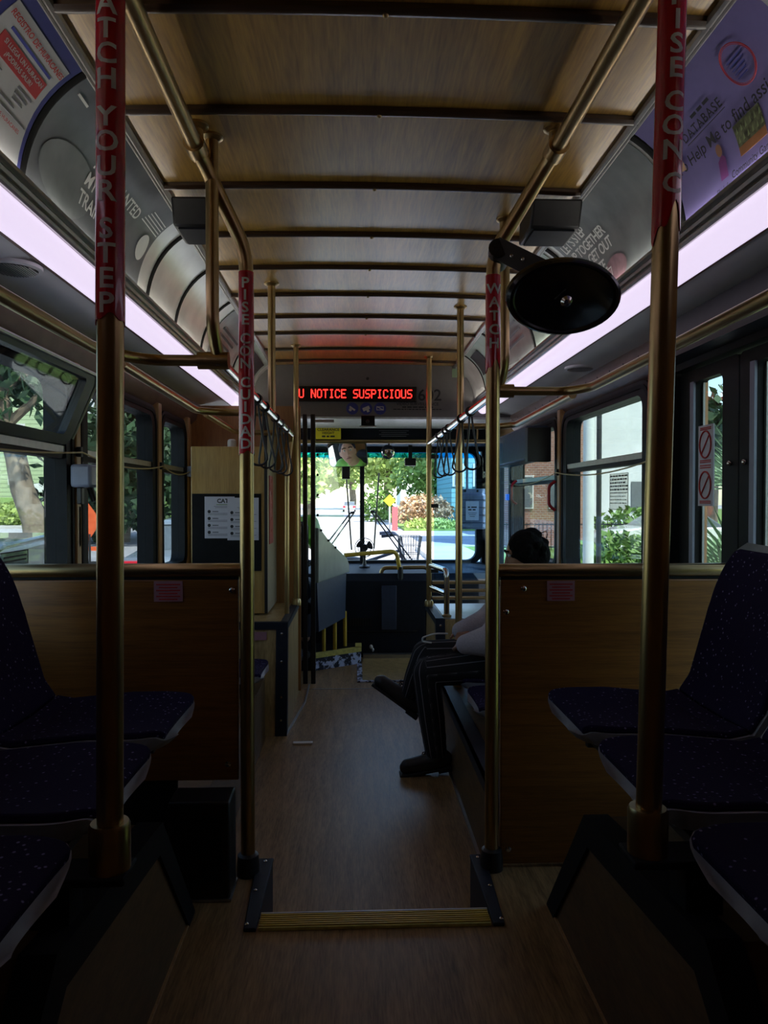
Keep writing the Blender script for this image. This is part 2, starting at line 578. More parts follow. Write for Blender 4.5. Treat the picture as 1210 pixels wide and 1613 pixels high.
        if parent is not None:
            o.parent = parent
            WL[o.name] = WL[parent.name]
        else:
            o.location = loc
            WL[o.name] = loc
        if bevel:
            b = o.modifiers.new('bevel', 'BEVEL')
            b.width = bevel
            b.segments = 2
            b.limit_method = 'ANGLE'
        for k, v in props.items():
            o[k] = v
        return o


TEXTS = {}


def text_mesh(body, size, bold, cuts, align, spacing):
    key = (body, size, bold, cuts, align, spacing)
    if key in TEXTS:
        return TEXTS[key]
    cu = bpy.data.curves.new('lettering_curve', 'FONT')
    cu.body = body
    cu.size = size
    cu.align_x = align
    cu.align_y = 'CENTER'
    cu.offset = bold * size
    cu.space_character = spacing
    cu.resolution_u = 3
    ob = bpy.data.objects.new('lettering_curve', cu)
    COL.objects.link(ob)
    dg = bpy.context.evaluated_depsgraph_get()
    me = bpy.data.meshes.new_from_object(ob.evaluated_get(dg))
    bm = bmesh.new()
    bm.from_mesh(me)
    if cuts and bm.verts:
        x0 = min(v.co.x for v in bm.verts); x1 = max(v.co.x for v in bm.verts)
        for i in range(1, cuts + 1):
            bmesh.ops.bisect_plane(bm, geom=bm.verts[:] + bm.edges[:] + bm.faces[:], plane_co=(x0 + (x1 - x0) * i / (cuts + 1), 0, 0), plane_no=(1, 0, 0))
    bm.verts.index_update()
    vs = [(v.co.x, v.co.y) for v in bm.verts]
    fs = [tuple(v.index for v in f.verts) for f in bm.faces]
    bm.free()
    bpy.data.objects.remove(ob)
    bpy.data.curves.remove(cu)
    bpy.data.meshes.remove(me)
    TEXTS[key] = (vs, fs)
    return TEXTS[key]


def dashes(mb, fn, u0, u1, v, h, seed=1, wmin=0.5, wmax=2.2):
    """a printed line too small to read: broken dashes, fn(u, v) -> point"""
    r = random.Random(seed)
    u = u0
    while u < u1 - h:
        e = min(u1, u + h * r.uniform(wmin, wmax) * 2)
        o = len(mb.v)
        mb.v += [tuple(fn(u, v - h / 2)), tuple(fn(e, v - h / 2)), tuple(fn(e, v + h / 2)), tuple(fn(u, v + h / 2))]
        mb.f.append((o, o + 1, o + 2, o + 3))
        u = e + h * 0.8
    return mb


def thing(name, label, cat, loc=(0, 0, 0), group=None, rz=0):
    o = bpy.data.objects.new(name, None)
    o.empty_display_size = 0.1
    o.location = loc
    o.rotation_euler = (0, 0, rz)
    COL.objects.link(o)
    WL[o.name] = Vector(loc)
    o['label'] = label
    o['category'] = cat
    if group:
        o['group'] = group
    return o


def tag(o, label, cat, group=None, kind=None):
    o['label'] = label
    o['category'] = cat
    if group:
        o['group'] = group
    if kind:
        o['kind'] = kind
    return o


def struct(name, mb, m, parent=None, bevel=0.0, **k):
    o = mb.build(name, m, parent, bevel, **k)
    if parent is None:
        o['kind'] = 'structure'
    return o


def copy_tree(o, parent=None):
    c = o.copy()
    COL.objects.link(c)
    if parent:
        c.parent = parent
    for ch in list(o.children):
        copy_tree(ch, c)
    return c


def rrect(y0, y1, z0, z1, r, n=5):
    pts = []
    for cx, cz, a0 in ((y1 - r, z1 - r, 0), (y0 + r, z1 - r, 90), (y0 + r, z0 + r, 180), (y1 - r, z0 + r, 270)):
        for k in range(n + 1):
            a = radians(a0 + 90 * k / n)
            pts.append((cx + r * cos(a), cz + r * sin(a)))
    return pts


def on_y(x0, y, z0, sx=1.0):
    """lettering on a plane across Y, read by a viewer looking along +Y"""
    return lambda u, v: (x0 + u * sx, y, z0 + v)


# ================================================================== THE BUS SHELL
LOW = -0.22
# floors
mb = MB()
mb.box(-1.24, 1.24, 1.93, 6.32, LOW - 0.06, LOW)
struct('floor_front', mb, M['floor'])
mb = MB()
mb.prism([(-1.24, -1.2), (1.24, -1.2), (1.24, 2.31), (0.31, 2.31), (0.31, 1.99), (-0.335, 1.99), (-0.335, 2.31), (-1.24, 2.31)], 'z', LOW + 0.001, 0.0)
struct('floor_rear', mb, M['floor'])


def walls(side):
    s = -1 if side == 'left' else 1
    a, b = s * 1.205, s * 1.27
    x0, x1 = min(a, b), max(a, b)
    mb = MB()
    if side == 'left':
        ops = [(1.55, 2.93, 0.70, 1.66), (2.99, 4.14, 0.70, 1.66), (4.22, 4.86, 0.70, 1.66), (5.35, 6.95, 0.55, 1.66)]
    else:
        ops = [(1.72, 2.90, 0.0, 1.66), (3.02, 4.36, 0.70, 1.66), (4.43, 5.76, 0.70, 1.66), (5.86, 6.95, LOW, 1.66)]
    mb.box(x0, x1, -1.2, 7.25, 1.66, 2.02)
    y = -1.2
    for (ya, yb, za, zb) in ops:
        mb.box(x0, x1, y, ya, -0.55, 1.66)
        mb.box(x0, x1, ya, yb, -0.55, za)
        y = yb
    mb.box(x0, x1, y, 7.25, -0.55, 1.66)
    struct('wall_' + side, mb, M['tan'])


walls('left')
walls('right')
mb = MB()
mb.box(-1.24, 1.24, -1.26, -1.2, -0.3, 2.3)
struct('wall_rear', mb, M['redwood'])
# front wall around the windscreen
mb = MB()
mb.ring([(-1.24, -0.5), (1.24, -0.5), (1.24, 2.3), (-1.24, 2.3)], [(-1.13, 0.53), (1.17, 0.53), (1.17, 1.615), (-1.13, 1.615)], 'y', 7.1, 7.2)
struct('wall_front', mb, M['dash'])

# ceiling: a shallow arch between the two coves, roof closed above
def arch(x):
    return 2.2 - 0.012 * (x / 0.70) ** 2


mb = MB()
mb.sheet(lambda u, v: (-0.715 + 1.43 * u, -1.2 + 8.4 * v, arch(-0.715 + 1.43 * u)), 16, 2,
         lambda u, v: (-0.715 + 1.43 * u, -1.2 + 8.4 * v, arch(-0.715 + 1.43 * u) + 0.02))
struct('ceiling', mb, M['ceil'])
mb = MB()
mb.box(-1.27, 1.27, -1.26, 7.25, 2.3, 2.36)
struct('roof', mb, M['white'])
for k, y in enumerate((1.13, 1.574, 1.984, 2.452, 2.899, 3.307, 3.744, 4.195, 4.608, 5.09, 5.5)):
    mb = MB()
    mb.sheet(lambda u, v: (-0.708 + 1.416 * u, y - 0.016 + 0.032 * v, arch(-0.708 + 1.416 * u) - 0.012 - 0.006 * sin(pi * v)), 16, 4,
             lambda u, v: (-0.708 + 1.416 * u, y - 0.016 + 0.032 * v, arch(-0.708 + 1.416 * u) - 0.001))
    rib = struct('trim_%d' % (k + 1), mb, M['rib'])
    sc = MB()
    sc.ball((0.0, y, arch(0) - 0.02), (0.007, 0.007, 0.005), 8, 6)
    sc.build('screw', M['brass'], rib)


# cove that holds the adverts: a quadratic curve from the light up to the ceiling
def cove(s, t, off=0.0):
    p0, p1, p2 = (0.872, 1.90), (0.858, 2.098), (0.702, 2.183)
    x = p0[0] * (1 - t) ** 2 + 2 * p1[0] * t * (1 - t) + p2[0] * t * t
    z = p0[1] * (1 - t) ** 2 + 2 * p1[1] * t * (1 - t) + p2[1] * t * t
    dx = 2 * (1 - t) * (p1[0] - p0[0]) + 2 * t * (p2[0] - p1[0])
    dz = 2 * (1 - t) * (p1[1] - p0[1]) + 2 * t * (p2[1] - p1[1])
    L = hypot(dx, dz)
    nx, nz = -dz / L, dx / L            # towards the cabin
    return s * (x + nx * off), z + nz * off


Y0, Y1 = 0.9, 5.66
for s, side in ((-1, 'left'), (1, 'right')):
    mb = MB()
    mb.sheet(lambda u, v: (cove(s, u)[0], -1.2 + (5.72 + 1.2) * v, cove(s, u)[1]), 12, 1,
             lambda u, v: (cove(s, u, -0.01)[0], -1.2 + (5.72 + 1.2) * v, cove(s, u, -0.01)[1]))
    struct('trim_cove_' + side, mb, M['steel'])
    # extruded edge rails above and below the adverts
    mb = MB()
    for t, r in ((1.0, 0.011), (0.965, 0.006)):
        x, z = cove(s, t, 0.004)
        mb.tube([(x, -1.2, z), (x, 5.7, z)], r, 8)
    for t, r in ((0.0, 0.012), (-0.055, 0.010), (0.05, 0.006)):
        x, z = cove(s, t, 0.004)
        mb.tube([(x, -1.2, z), (x, 5.7, z)], r, 8)
    struct('trim_rail_' + side, mb, M['alu'])
    # soffit over the windows, with a bronze header down to the window heads
    mb = MB()
    mb.prism([(s * 0.965, 1.838), (s * 1.16, 1.805), (s * 1.205, 1.81), (s * 1.205, 1.86), (s * 0.965, 1.865)], 'y', -1.2, 5.72)
    struct('trim_soffit_' + side, mb, M['soffit'])
    mb = MB()
    mb.prism([(s * 1.207, 1.832), (s * 1.165, 1.832), (s * 1.15, 1.80), (s * 1.172, 1.70), (s * 1.207, 1.668)], 'y', -1.2, 5.72)
    hd = struct('trim_header_' + side, mb, M['browntrim'])
    mb = MB()
    for k in range(24):
        mb.ball((s * 1.158, 1.5 + 0.18 * k, 1.765), (0.004, 0.006, 0.006), 6, 4)
    mb.build('screw', M['black'], hd)
    mb = MB()
    mb.prism([(s * 0.958, 1.830), (s * 0.975, 1.828), (s * 0.975, 1.845), (s * 0.958, 1.845)], 'y', -1.2, 5.72)
    struct('trim_lamp_edge_' + side, mb, M['browntrim'])
    # roof void filler so that no daylight leaks in
    mb = MB()
    mb.box(min(s * 0.9, s * 1.21), max(s * 0.9, s * 1.21), -1.2, 5.72, 2.02, 2.05)
    mb.box(min(s * 0.70, s * 0.92), max(s * 0.70, s * 0.92), -1.2, 5.72, 2.215, 2.24)
    struct('trim_void_' + side, mb, M['black'])
    # the fluorescent strip
    t = thing('ceiling_light', 'long pale lilac light strip above the %s windows' % side, 'light', (s * 0.925, 3.6, 1.80))
    mb = MB()
    def arc(u, rr=0.043):
        a_ = radians(143 + 166 * u)
        return s * (0.926 + rr * cos(a_)), 1.854 + rr * sin(a_)
    pa, pb_ = arc(0), arc(1)
    mb.sheet(lambda u, v: (arc(u)[0], 0.45 + 5.2 * v, arc(u)[1]), 20, 1,
             lambda u, v: (pa[0] + (pb_[0] - pa[0]) * u + s * 0.004, 0.45 + 5.2 * v, pa[1] + (pb_[1] - pa[1]) * u + 0.004))
    mb.build('diffuser', M['lamp'], t)
    # added glowing strip, unseen by the camera, brightens advert cove and ceiling
    MB().prism([(s * 0.847, 1.9095), (s * 0.866, 1.9095), (s * 0.866, 1.916)], 'y', 0.45, 5.65).build('added_fill_strip', M['covefill'], t, smooth=0)
    MB().prism([(s * 0.842, 1.904), (s * 0.869, 1.904), (s * 0.869, 1.909), (s * 0.8455, 1.909), (s * 0.8455, 1.9145), (s * 0.842, 1.9145)], 'y', 0.44, 5.66).build('fill_strip_shield', M['alu'], t)  # added shield that hides the glowing strip from below
    mb = MB()
    mb.prism([(s * 0.905, 1.905), (s * 0.985, 1.84), (s * 0.985, 1.86), (s * 0.915, 1.915)], 'y', 0.44, 5.66)
    mb.build('housing', M['alu'], t)
    # black gaskets between the advert bays
    for k, y in enumerate((1.80, 2.86, 3.30, 3.84, 4.75) if s < 0 else (2.05, 2.98, 3.75, 4.5, 5.2)):
        mb = MB()
        mb.sheet(lambda u, v: (cove(s, u, 0.006 + 0.002 * sin(pi * v))[0], y - 0.012 + 0.024 * v, cove(s, u, 0.006 + 0.002 * sin(pi * v))[1]), 12, 2,
                 lambda u, v: (cove(s, u, 0.0)[0], y - 0.012 + 0.024 * v, cove(s, u, 0.0)[1]))
        struct('trim_gasket_%s_%d' % (side, k + 1), mb, M['rubber'])


# ------------------------------------------------------------------ windows
def window(n, s, ya, yb, za=0.70, zb=1.66, split=1.335, hopper=False, pane='glass', fw=0.075):
    """framed side window with a fixed lower pane and a hinged upper sash"""
    xi, xo = s * 1.175, s * 1.262
    mb = MB()
    mb.ring(rrect(ya - 0.005, yb + 0.005, za - 0.005, zb + 0.005, 0.11), rrect(ya + fw, yb - fw, za + 0.05, zb - 0.055, 0.06), 'x', xi, xo)
    fr = struct('window_%d' % n, mb, M['frame'])
    mb = MB()
    mb.ring(rrect(ya + 0.012, yb - 0.012, za + 0.012, zb - 0.012, 0.10), rrect(ya + 0.03, yb - 0.03, za + 0.03, zb - 0.03, 0.09), 'x', s * 1.17, s * 1.176)
    mb.build('gasket', M['rubber'], fr)
    mb = MB()
    mb.box(min(s * 1.185, s * 1.23), max(s * 1.185, s * 1.23), ya + fw - 0.004, yb - fw + 0.004, split - 0.03, split + 0.02)
    mb.build('transom', M['frame'], fr)
    mb = MB()
    mb.box(min(s * 1.181, s * 1.187), max(s * 1.181, s * 1.187), ya + fw, yb - fw, split - 0.008, split + 0.018)
    mb.build('transom_trim', M['alu'], fr)
    mb = MB()
    mb.box(min(s * 1.215, s * 1.22), max(s * 1.215, s * 1.22), ya + fw - 0.004, yb - fw + 0.004, za + 0.04, split)
    mb.build('pane', M[pane], fr)
    mb = MB()
    if not hopper:
        mb.box(min(s * 1.215, s * 1.22), max(s * 1.215, s * 1.22), ya + fw - 0.004, yb - fw + 0.004, split, zb - 0.045)
        mb.build('pane', M[pane], fr)
    else:
        # the upper sash is tilted inwards at the top
        lean = 0.115
        H = zb - 0.03 - split - 0.02

        def sp(q, h):
            k = q[1]
            return (s * (1.205 - lean * k / H - h), q[0], split + 0.022 + k)
        out, inn = rrect(ya + 0.05, yb - 0.05, 0, H, 0.05), rrect(ya + 0.085, yb - 0.13, 0.035, H - 0.03, 0.02)
        nn = len(out)
        vs = [sp(q, h) for h in (0.0, 0.03) for o in (out, inn) for q in o]
        fs = []
        for i in range(nn):
            j = (i + 1) % nn
            fs += [(i, j, nn + j, nn + i), (2 * nn + i, 3 * nn + i, 3 * nn + j, 2 * nn + j), (i, 2 * nn + i, 2 * nn + j, j), (nn + i, nn + j, 3 * nn + j, 3 * nn + i)]
        sash = MB().add(vs, fs).build('sash', M['black'], fr)
        ps = [sp((ya + 0.08, 0.03), 0.012), sp((yb - 0.125, 0.03), 0.012), sp((yb - 0.125, H - 0.02), 0.012), sp((ya + 0.08, H - 0.02), 0.012)]
        ps += [(p[0] + s * 0.004, p[1], p[2]) for p in ps]
        MB().add(ps, [(0, 1, 2, 3), (7, 6, 5, 4), (0, 4, 5, 1), (1, 5, 6, 2), (2, 6, 7, 3), (3, 7, 4, 0)]).build('pane', M['glass'], sash)
        g = MB()
        for yy in (ya + 0.06, yb - 0.06):
            g.prism([(s * 1.2, split + 0.03), (s * (1.2 - lean), split + H), (s * 1.2, split + H)], 'y', yy - 0.004, yy + 0.004)
        g.build('side_gusset', M['rubber'], sash)
        g = MB()
        g.tube(fillet([(s * 1.06, ya + 0.3, zb - 0.035), (s * 1.06, yb - 0.06, zb - 0.035), (s * 1.075, yb - 0.035, zb - 0.06), (s * 1.17, yb - 0.035, split + 0.05)], 0.05), 0.008, 8)
        g.build('stay_rod', M['alu'], sash)
    return fr


window(1, -1, 1.55, 2.93, hopper=True)
window(2, -1, 2.99, 4.14, pane='darkglass', fw=0.09)
window(3, -1, 4.22, 4.86, fw=0.065)
window(4, 1, 3.02, 4.36, fw=0.10)
window(5, 1, 4.43, 5.76, fw=0.08, pane='darkglass', split=1.28)
window(6, -1, 5.35, 6.95, za=0.55, split=1.0, pane='wsglass')

for k, (s, ya, yb) in enumerate(((-1, 2.938, 2.982), (-1, 4.148, 4.212), (-1, 4.868, 4.93), (1, 2.93, 3.01), (1, 4.368, 4.422))):
    mb = MB(); mb.box(min(s * 1.166, s * 1.206), max(s * 1.166, s * 1.206), ya, yb, 0.5, 1.69)
    struct('trim_pillar_%d' % (k + 1), mb, M['tan'], bevel=0.004)

# windscreen: two panes, centre bar, blue sun band
mb = MB()
mb.ring(rrect(-1.14, 1.18, 0.52, 1.625, 0.13), rrect(-1.07, 1.11, 0.555, 1.60, 0.09), 'y', 7.06, 7.14)
ws = struct('window_7', mb, M['frame'])
mb = MB(); mb.box(-1.10, -0.002, 7.10, 7.106, 0.54, 1.552); mb.build('pane', M['wsglass'], ws)
mb = MB(); mb.box(-0.002, 1.15, 7.10, 7.106, 0.54, 1.552); mb.build('pane', M['wsglass'], ws)
mb = MB(); mb.box(-1.10, 1.15, 7.10, 7.106, 1.552, 1.61); mb.build('sun_band', M['bluetint'], ws)
mb = MB(); mb.box(-0.022, 0.022, 7.07, 7.13, 0.53, 1.62); mb.build('centre_bar', M['frame'], ws, 0.006)

# rear exit door on the right: two leaves, each with a tall pane
mb = MB()
mb.ring([(1.70, -0.005), (2.92, -0.005), (2.92, 1.70), (1.70, 1.70)], [(1.76, 0.03), (2.80, 0.03), (2.80, 1.635), (1.76, 1.635)], 'x', 1.16, 1.262)
d1 = struct('door_1', mb, M['frame'])
for (ya, yb, pa, pb) in ((2.36, 2.795, 2.465, 2.66), (1.765, 2.352, 1.88, 2.245)):
    mb = MB()
    mb.ring(rrect(ya, yb, 0.035, 1.63, 0.02), rrect(pa, pb, 0.30, 1.585, 0.03), 'x', 1.195, 1.23)
    leaf = mb.build('door_leaf', M['frame'], d1)
    mb = MB(); mb.box(1.21, 1.215, pa - 0.01, pb + 0.01, 0.29, 1.595); mb.build('pane', M['glass'], leaf)
    mb = MB(); mb.box(1.185, 1.196, pb + 0.002, pb + 0.03, 0.30, 1.585); mb.build('edge_strip', M['greybox'], leaf)
    mb = MB(); mb.ball((1.19, ya + 0.045 if ya > 2 else yb - 0.04, 1.27), 0.01, 8, 6); mb.build('bolt', M['chrome'], leaf)
mb = MB()
mb.prism([(1.165, 1.66), (1.10, 1.67), (1.10, 1.805), (1.165, 1.82)], 'y', 1.5, 2.86)
hb = struct('door_header', mb, M['black'])
t = tag(MB().box(1.094, 1.0995, 2.20, 2.42, 1.70, 1.738).build('door_notice', M['redplastic']), 'small dark red notice on the black header over the exit door', 'sign')
lm = MB()
dashes(lm, lambda u, v: (1.0935, 2.31 - u, 1.719 + v), -0.09, 0.09, 0.0, 0.013, 3, 0.3, 1.0)
lm.build('lettering', M['posterred'], t)
# prohibition signs and yellow strip on the exit door
t = thing('prohibition_sign', 'white sign with two barred red circles on exit door glass', 'sign', (1.19, 2.56, 1.125))
mb = MB(); mb.box(1.188, 1.1935, 2.515, 2.625, 1.125, 1.415); mb.build('sheet', M['paper'], t)
for zc in (1.345, 1.20):
    mb = MB()
    mb.tube([(1.186, 2.57 + 0.042 * cos(a), zc + 0.048 * sin(a)) for a in [2 * pi * k / 28 for k in range(29)]], 0.003, 6)
    mb.tube([(1.186, 2.57 + 0.03, zc - 0.034), (1.186, 2.57 - 0.03, zc + 0.034)], 0.0025, 6)
    mb.build('barred_circle', M['inkred'], t)
mb = MB()
for zc in (1.405, 1.399, 1.288, 1.282, 1.27, 1.262, 1.142, 1.136):
    mb.box(1.1865, 1.188, 2.53, 2.61, zc - 0.002, zc + 0.002)
mb.build('text_lines', M['inkred'], t)
t = tag(MB().box(1.155, 1.159, 2.83, 2.866, 1.09, 1.415).build('caution_strip', M['amber']), 'tall narrow yellow caution strip beside the exit door', 'sign')
mb = MB()
dashes(mb, lambda u, v: (1.1545, 2.848 - v, 1.40 - u), 0.0, 0.30, 0.0, 0.02, 4, 0.2, 0.7)
mb.build('lettering', M['ink'], t)
# front entrance door on the right
mb = MB()
mb.ring([(5.84, LOW), (6.97, LOW), (6.97, 1.68), (5.84, 1.68)], [(5.90, LOW + 0.04), (6.91, LOW + 0.04), (6.91, 1.62), (5.90, 1.62)], 'x', 1.18, 1.262)
d2 = struct('door_2', mb, M['frame'])
for (ya, yb) in ((5.905, 6.40), (6.41, 6.905)):
    mb = MB()
    mb.ring(rrect(ya, yb, LOW + 0.045, 1.615, 0.02), rrect(ya + 0.06, yb - 0.06, 0.0, 1.55, 0.03), 'x', 1.20, 1.235)
    leaf = mb.build('door_leaf', M['frame'], d2)
    mb = MB(); mb.box(1.214, 1.219, ya + 0.05, yb - 0.05, -0.01, 1.56); mb.build('pane', M['wsglass'], leaf)

# ------------------------------------------------------------------ header bulkhead with the LED display
mb = MB()
mb.prism([(-1.2, 1.79), (1.2, 1.79), (1.2, 2.1), (0.69, 2.1)] + [(0.69 - 1.38 * k / 12, arch(0.69 - 1.38 * k / 12) + 0.005) for k in range(13)] + [(-1.2, 2.1)], 'y', 5.70, 5.74)
struct('wall_header', mb, M['header'])
mb = MB()
mb.prism([(5.70, 1.79), (5.71, 1.775), (6.32, 1.76), (6.36, 1.79), (5.74, 1.82)], 'x', -1.2, 1.2)
struct('trim_header_lip', mb, mat('white_lip', (0.75, 0.76, 0.76), 0.3))
mb = MB()
mb.box(-1.2, 1.2, 6.37, 7.1, 1.655, 1.95)
struct('trim_visor_box', mb, M['dash'])
mb = MB()
mb.box(-1.2, 1.2, 5.74, 7.1, 2.0, 2.05)
struct('trim_front_void', mb, M['black'])

FONT = {'U': '10001 10001 10001 10001 10001 10001 01110', 'N': '10001 11001 11001 10101 10011 10011 10001',
        'O': '01110 10001 10001 10001 10001 10001 01110', 'T': '11111 00100 00100 00100 00100 00100 00100',
        'I': '01110 00100 00100 00100 00100 00100 01110', 'C': '01110 10001 10000 10000 10000 10001 01110',
        'E': '11111 10000 10000 11110 10000 10000 11111', 'S': '01111 10000 10000 01110 00001 00001 11110',
        'P': '11110 10001 10001 11110 10000 10000 10000', ' ': '00000 00000 00000 00000 00000 00000 00000'}
t = thing('led_display', 'black message display with red dot letters on front header', 'display', (-0.05, 5.68, 1.905))
MB().box(-0.508, 0.412, 5.672, 5.70, 1.905, 2.022).build('housing', M['gloss'], t, 0.003)
mb = MB()
x = -0.497
p = 0.00775
for ch in 'U NOTICE SUSPICIOUS':
    for r, row in enumerate(FONT[ch].split()):
        for c, b in enumerate(row):
            if b == '1':
                cx, cz = x + c * p, 1.994 - r * 0.0098
                mb.box(cx - p * 0.46, cx + p * 0.46, 5.668, 5.672, cz - 0.0042, cz + 0.0042)
    x += 6 * p
mb.build('lettering', M['led'], t, smooth=0)
mb = MB(); mb.text('602', 0.125, on_y(0.515, 5.697, 1.957), 0.012)
tag(mb.build('bus_number', M['ink']), 'black number 602 beside the red message display', 'sign')
t = thing('rules_sticker', 'white sticker with three round navy icons under the display', 'sticker', (0.02, 5.695, 1.80))
MB().box(-0.155, 0.192, 5.694, 5.699, 1.798, 1.905).build('sheet', M['header'], t)
for k in range(3):
    cx = -0.089 + 0.108 * k
    MB().lathe([(0.047, 0), (0.047, 0.003), (0.045, 0.004)], (cx, 5.694, 1.853), (0, -1, 0), 28).build('icon_disc', M['inkblue'], t)
    mb = MB()
    if k == 0:
        mb.obox((cx, 5.688, 1.853), (0.05, 0.002, 0.014), (0, 0.6, 0))
        mb.ball((cx - 0.015, 5.688, 1.843), (0.012, 0.002, 0.012), 10, 6)
    elif k == 1:
        mb.obox((cx, 5.688, 1.853), (0.055, 0.002, 0.026), (0, -0.4, 0))
        mb.obox((cx + 0.01, 5.687, 1.845), (0.02, 0.002, 0.04), (0, -0.4, 0))
    else:
        mb.ring([(cx - 0.028, 1.84), (cx + 0.028, 1.84), (cx + 0.028, 1.87), (cx - 0.028, 1.87)], [(cx - 0.023, 1.845), (cx + 0.023, 1.845), (cx + 0.023, 1.865), (cx - 0.023, 1.865)], 'y', 5.687, 5.689)
        mb.obox((cx, 5.688, 1.855), (0.06, 0.002, 0.007), (0, 0.5, 0))
    mb.build('pictogram', M['white'], t)
t = thing('surveillance_notice', 'white video surveillance notice below the bus number', 'sign', (0.40, 5.695, 1.84))
MB().box(0.205, 0.64, 5.695, 5.699, 1.838, 1.903).build('sheet', M['header'], t)
mb = MB()
mb.text('VIDEO SURVEILLANCE', 0.033, on_y(0.42, 5.693, 1.890), 0.01)
dashes(mb, on_y(0.42, 5.693, 1.866), -0.12, 0.12, 0, 0.010, 5)
dashes(mb, on_y(0.42, 5.693, 1.849), -0.19, 0.19, 0, 0.007, 6)
mb.build('lettering', M['ink'], t)
for x in (0.03, -0.62, 0.62):
    pass
t = tag(MB().lathe([(0.012, 0), (0.012, 0.01), (0.006, 0.016)], (0.03, 5.70, 2.085), (0, -1, 0), 12).build('header_sensor', M['black']), 'tiny black round sensor above the message display', 'sensor')
# black camera under the header lip
t = thing('dome_camera', 'small black camera box hanging under the header lip', 'camera', (0.035, 5.69, 1.70))
MB().box(-0.02, 0.085, 5.655, 5.70, 1.715, 1.795).build('body', M['gloss'], t, 0.004)
MB().box(-0.032, 0.097, 5.645, 5.66, 1.705, 1.716).build('bracket', M['alu'], t)
MB().lathe([(0.014, 0), (0.014, 0.012), (0.010, 0.016)], (0.03, 5.655, 1.75), (0, -1, 0), 14).build('lens', M['black'], t)
t = tag(MB().box(-0.40, -0.23, 5.68, 5.70, 1.742, 1.766).build('latch_plate', M['alu'], bevel=0.002), 'small metal latch plate beside the black doorpost top', 'latch')
# brown tube across the front
MB_ = MB(); MB_.tube([(-0.75, 6.34, 1.645), (1.15, 6.34, 1.655)], 0.018, 12)
for x in (-0.2, 1.0):
    MB_.cyl((x, 6.34, 1.648), (x, 6.34, 1.765), 0.010)
tag(MB_.build('cross_rail', M['brass']), 'brass tube crossing the bus above the windscreen', 'rail')
# yellow clearance sign
t = thing('clearance_sign', 'yellow clearance height sign above the driver mirror', 'sign', (-0.295, 6.33, 1.69))
MB().box(-0.405, -0.19, 6.30, 6.306, 1.665, 1.765).build('plate', M['signyellow'], t)
mb = MB()
mb.text('CLEARANCE', 0.034, on_y(-0.2975, 6.297, 1.745), 0.012)
mb.text('HEIGHT', 0.030, on_y(-0.2975, 6.297, 1.716), 0.012)
dashes(mb, on_y(-0.2975, 6.297, 1.688), -0.055, 0.055, 0, 0.014, 7)
mb.build('lettering', M['ink'], t)
t = thing('visor_notice', 'small grey lettered notice on dark panel above windscreen', 'sign', (0.27, 6.36, 1.70))
mb = MB()
for k in range(4):
    mb.box(0.14 + 0.02 * (k % 2), 0.40 - 0.02 * (k % 2), 6.362, 6.366, 1.742 - 0.016 * k, 1.748 - 0.016 * k)
mb.build('text_lines', M['inkgrey'], t)

# ================================================================== STEP BETWEEN THE FLOORS
t = thing('step_nosing', 'yellow ribbed nosing along the aisle step edge', 'step', (-0.012, 1.96, 0))
MB().box(-0.325, 0.30, 1.932, 1.998, 0.0, 0.010).build('tread', M['yellowstep'], t, 0.002)
mb = MB()
for k in range(6):
    mb.box(-0.323, 0.298, 1.937 + k * 0.0098, 1.942 + k * 0.0098, 0.010, 0.0135)
mb.build('ribs', M['amber'], t)
MB().box(-0.325, 0.30, 1.998, 2.004, -0.03, 0.011).build('lip', M['alu'], t)
for s, xi, xo, nm in ((-1, -0.337, -0.378, 'left'), (1, 0.312, 0.350, 'right')):
    t = thing('step_edge_guard', 'black screwed edge plate on the %s side of the step' % nm, 'trim', ((xi + xo) / 2, 2.12, 0))
    mb = MB()
    sh = 0.012 * s
    mb.prism([(xi - sh, 2.312), (xo, 2.312), (xo - sh * 1.2, 1.930), (xi - sh * 0.6, 1.930)], 'z', 0.0, 0.010)
    mb.build('plate', M['trim'], t, 0.003)
    mb = MB(); mb.box(min(xi - 0.008 * s, xi), max(xi - 0.008 * s, xi), 2.0, 2.318, LOW + 0.002, 0.006); mb.build('side_plate', M['trim'], t)
    for (dx, yy) in ((0.3, 2.29), (0.75, 2.26), (0.5, 2.12), (0.5, 1.95)):
        MB().lathe([(0.006, 0), (0.006, 0.002), (0.003, 0.004)], (xi + (xo - xi) * dx, yy, 0.010), (0, 0, 1), 10).build('screw', M['chrome'], t)

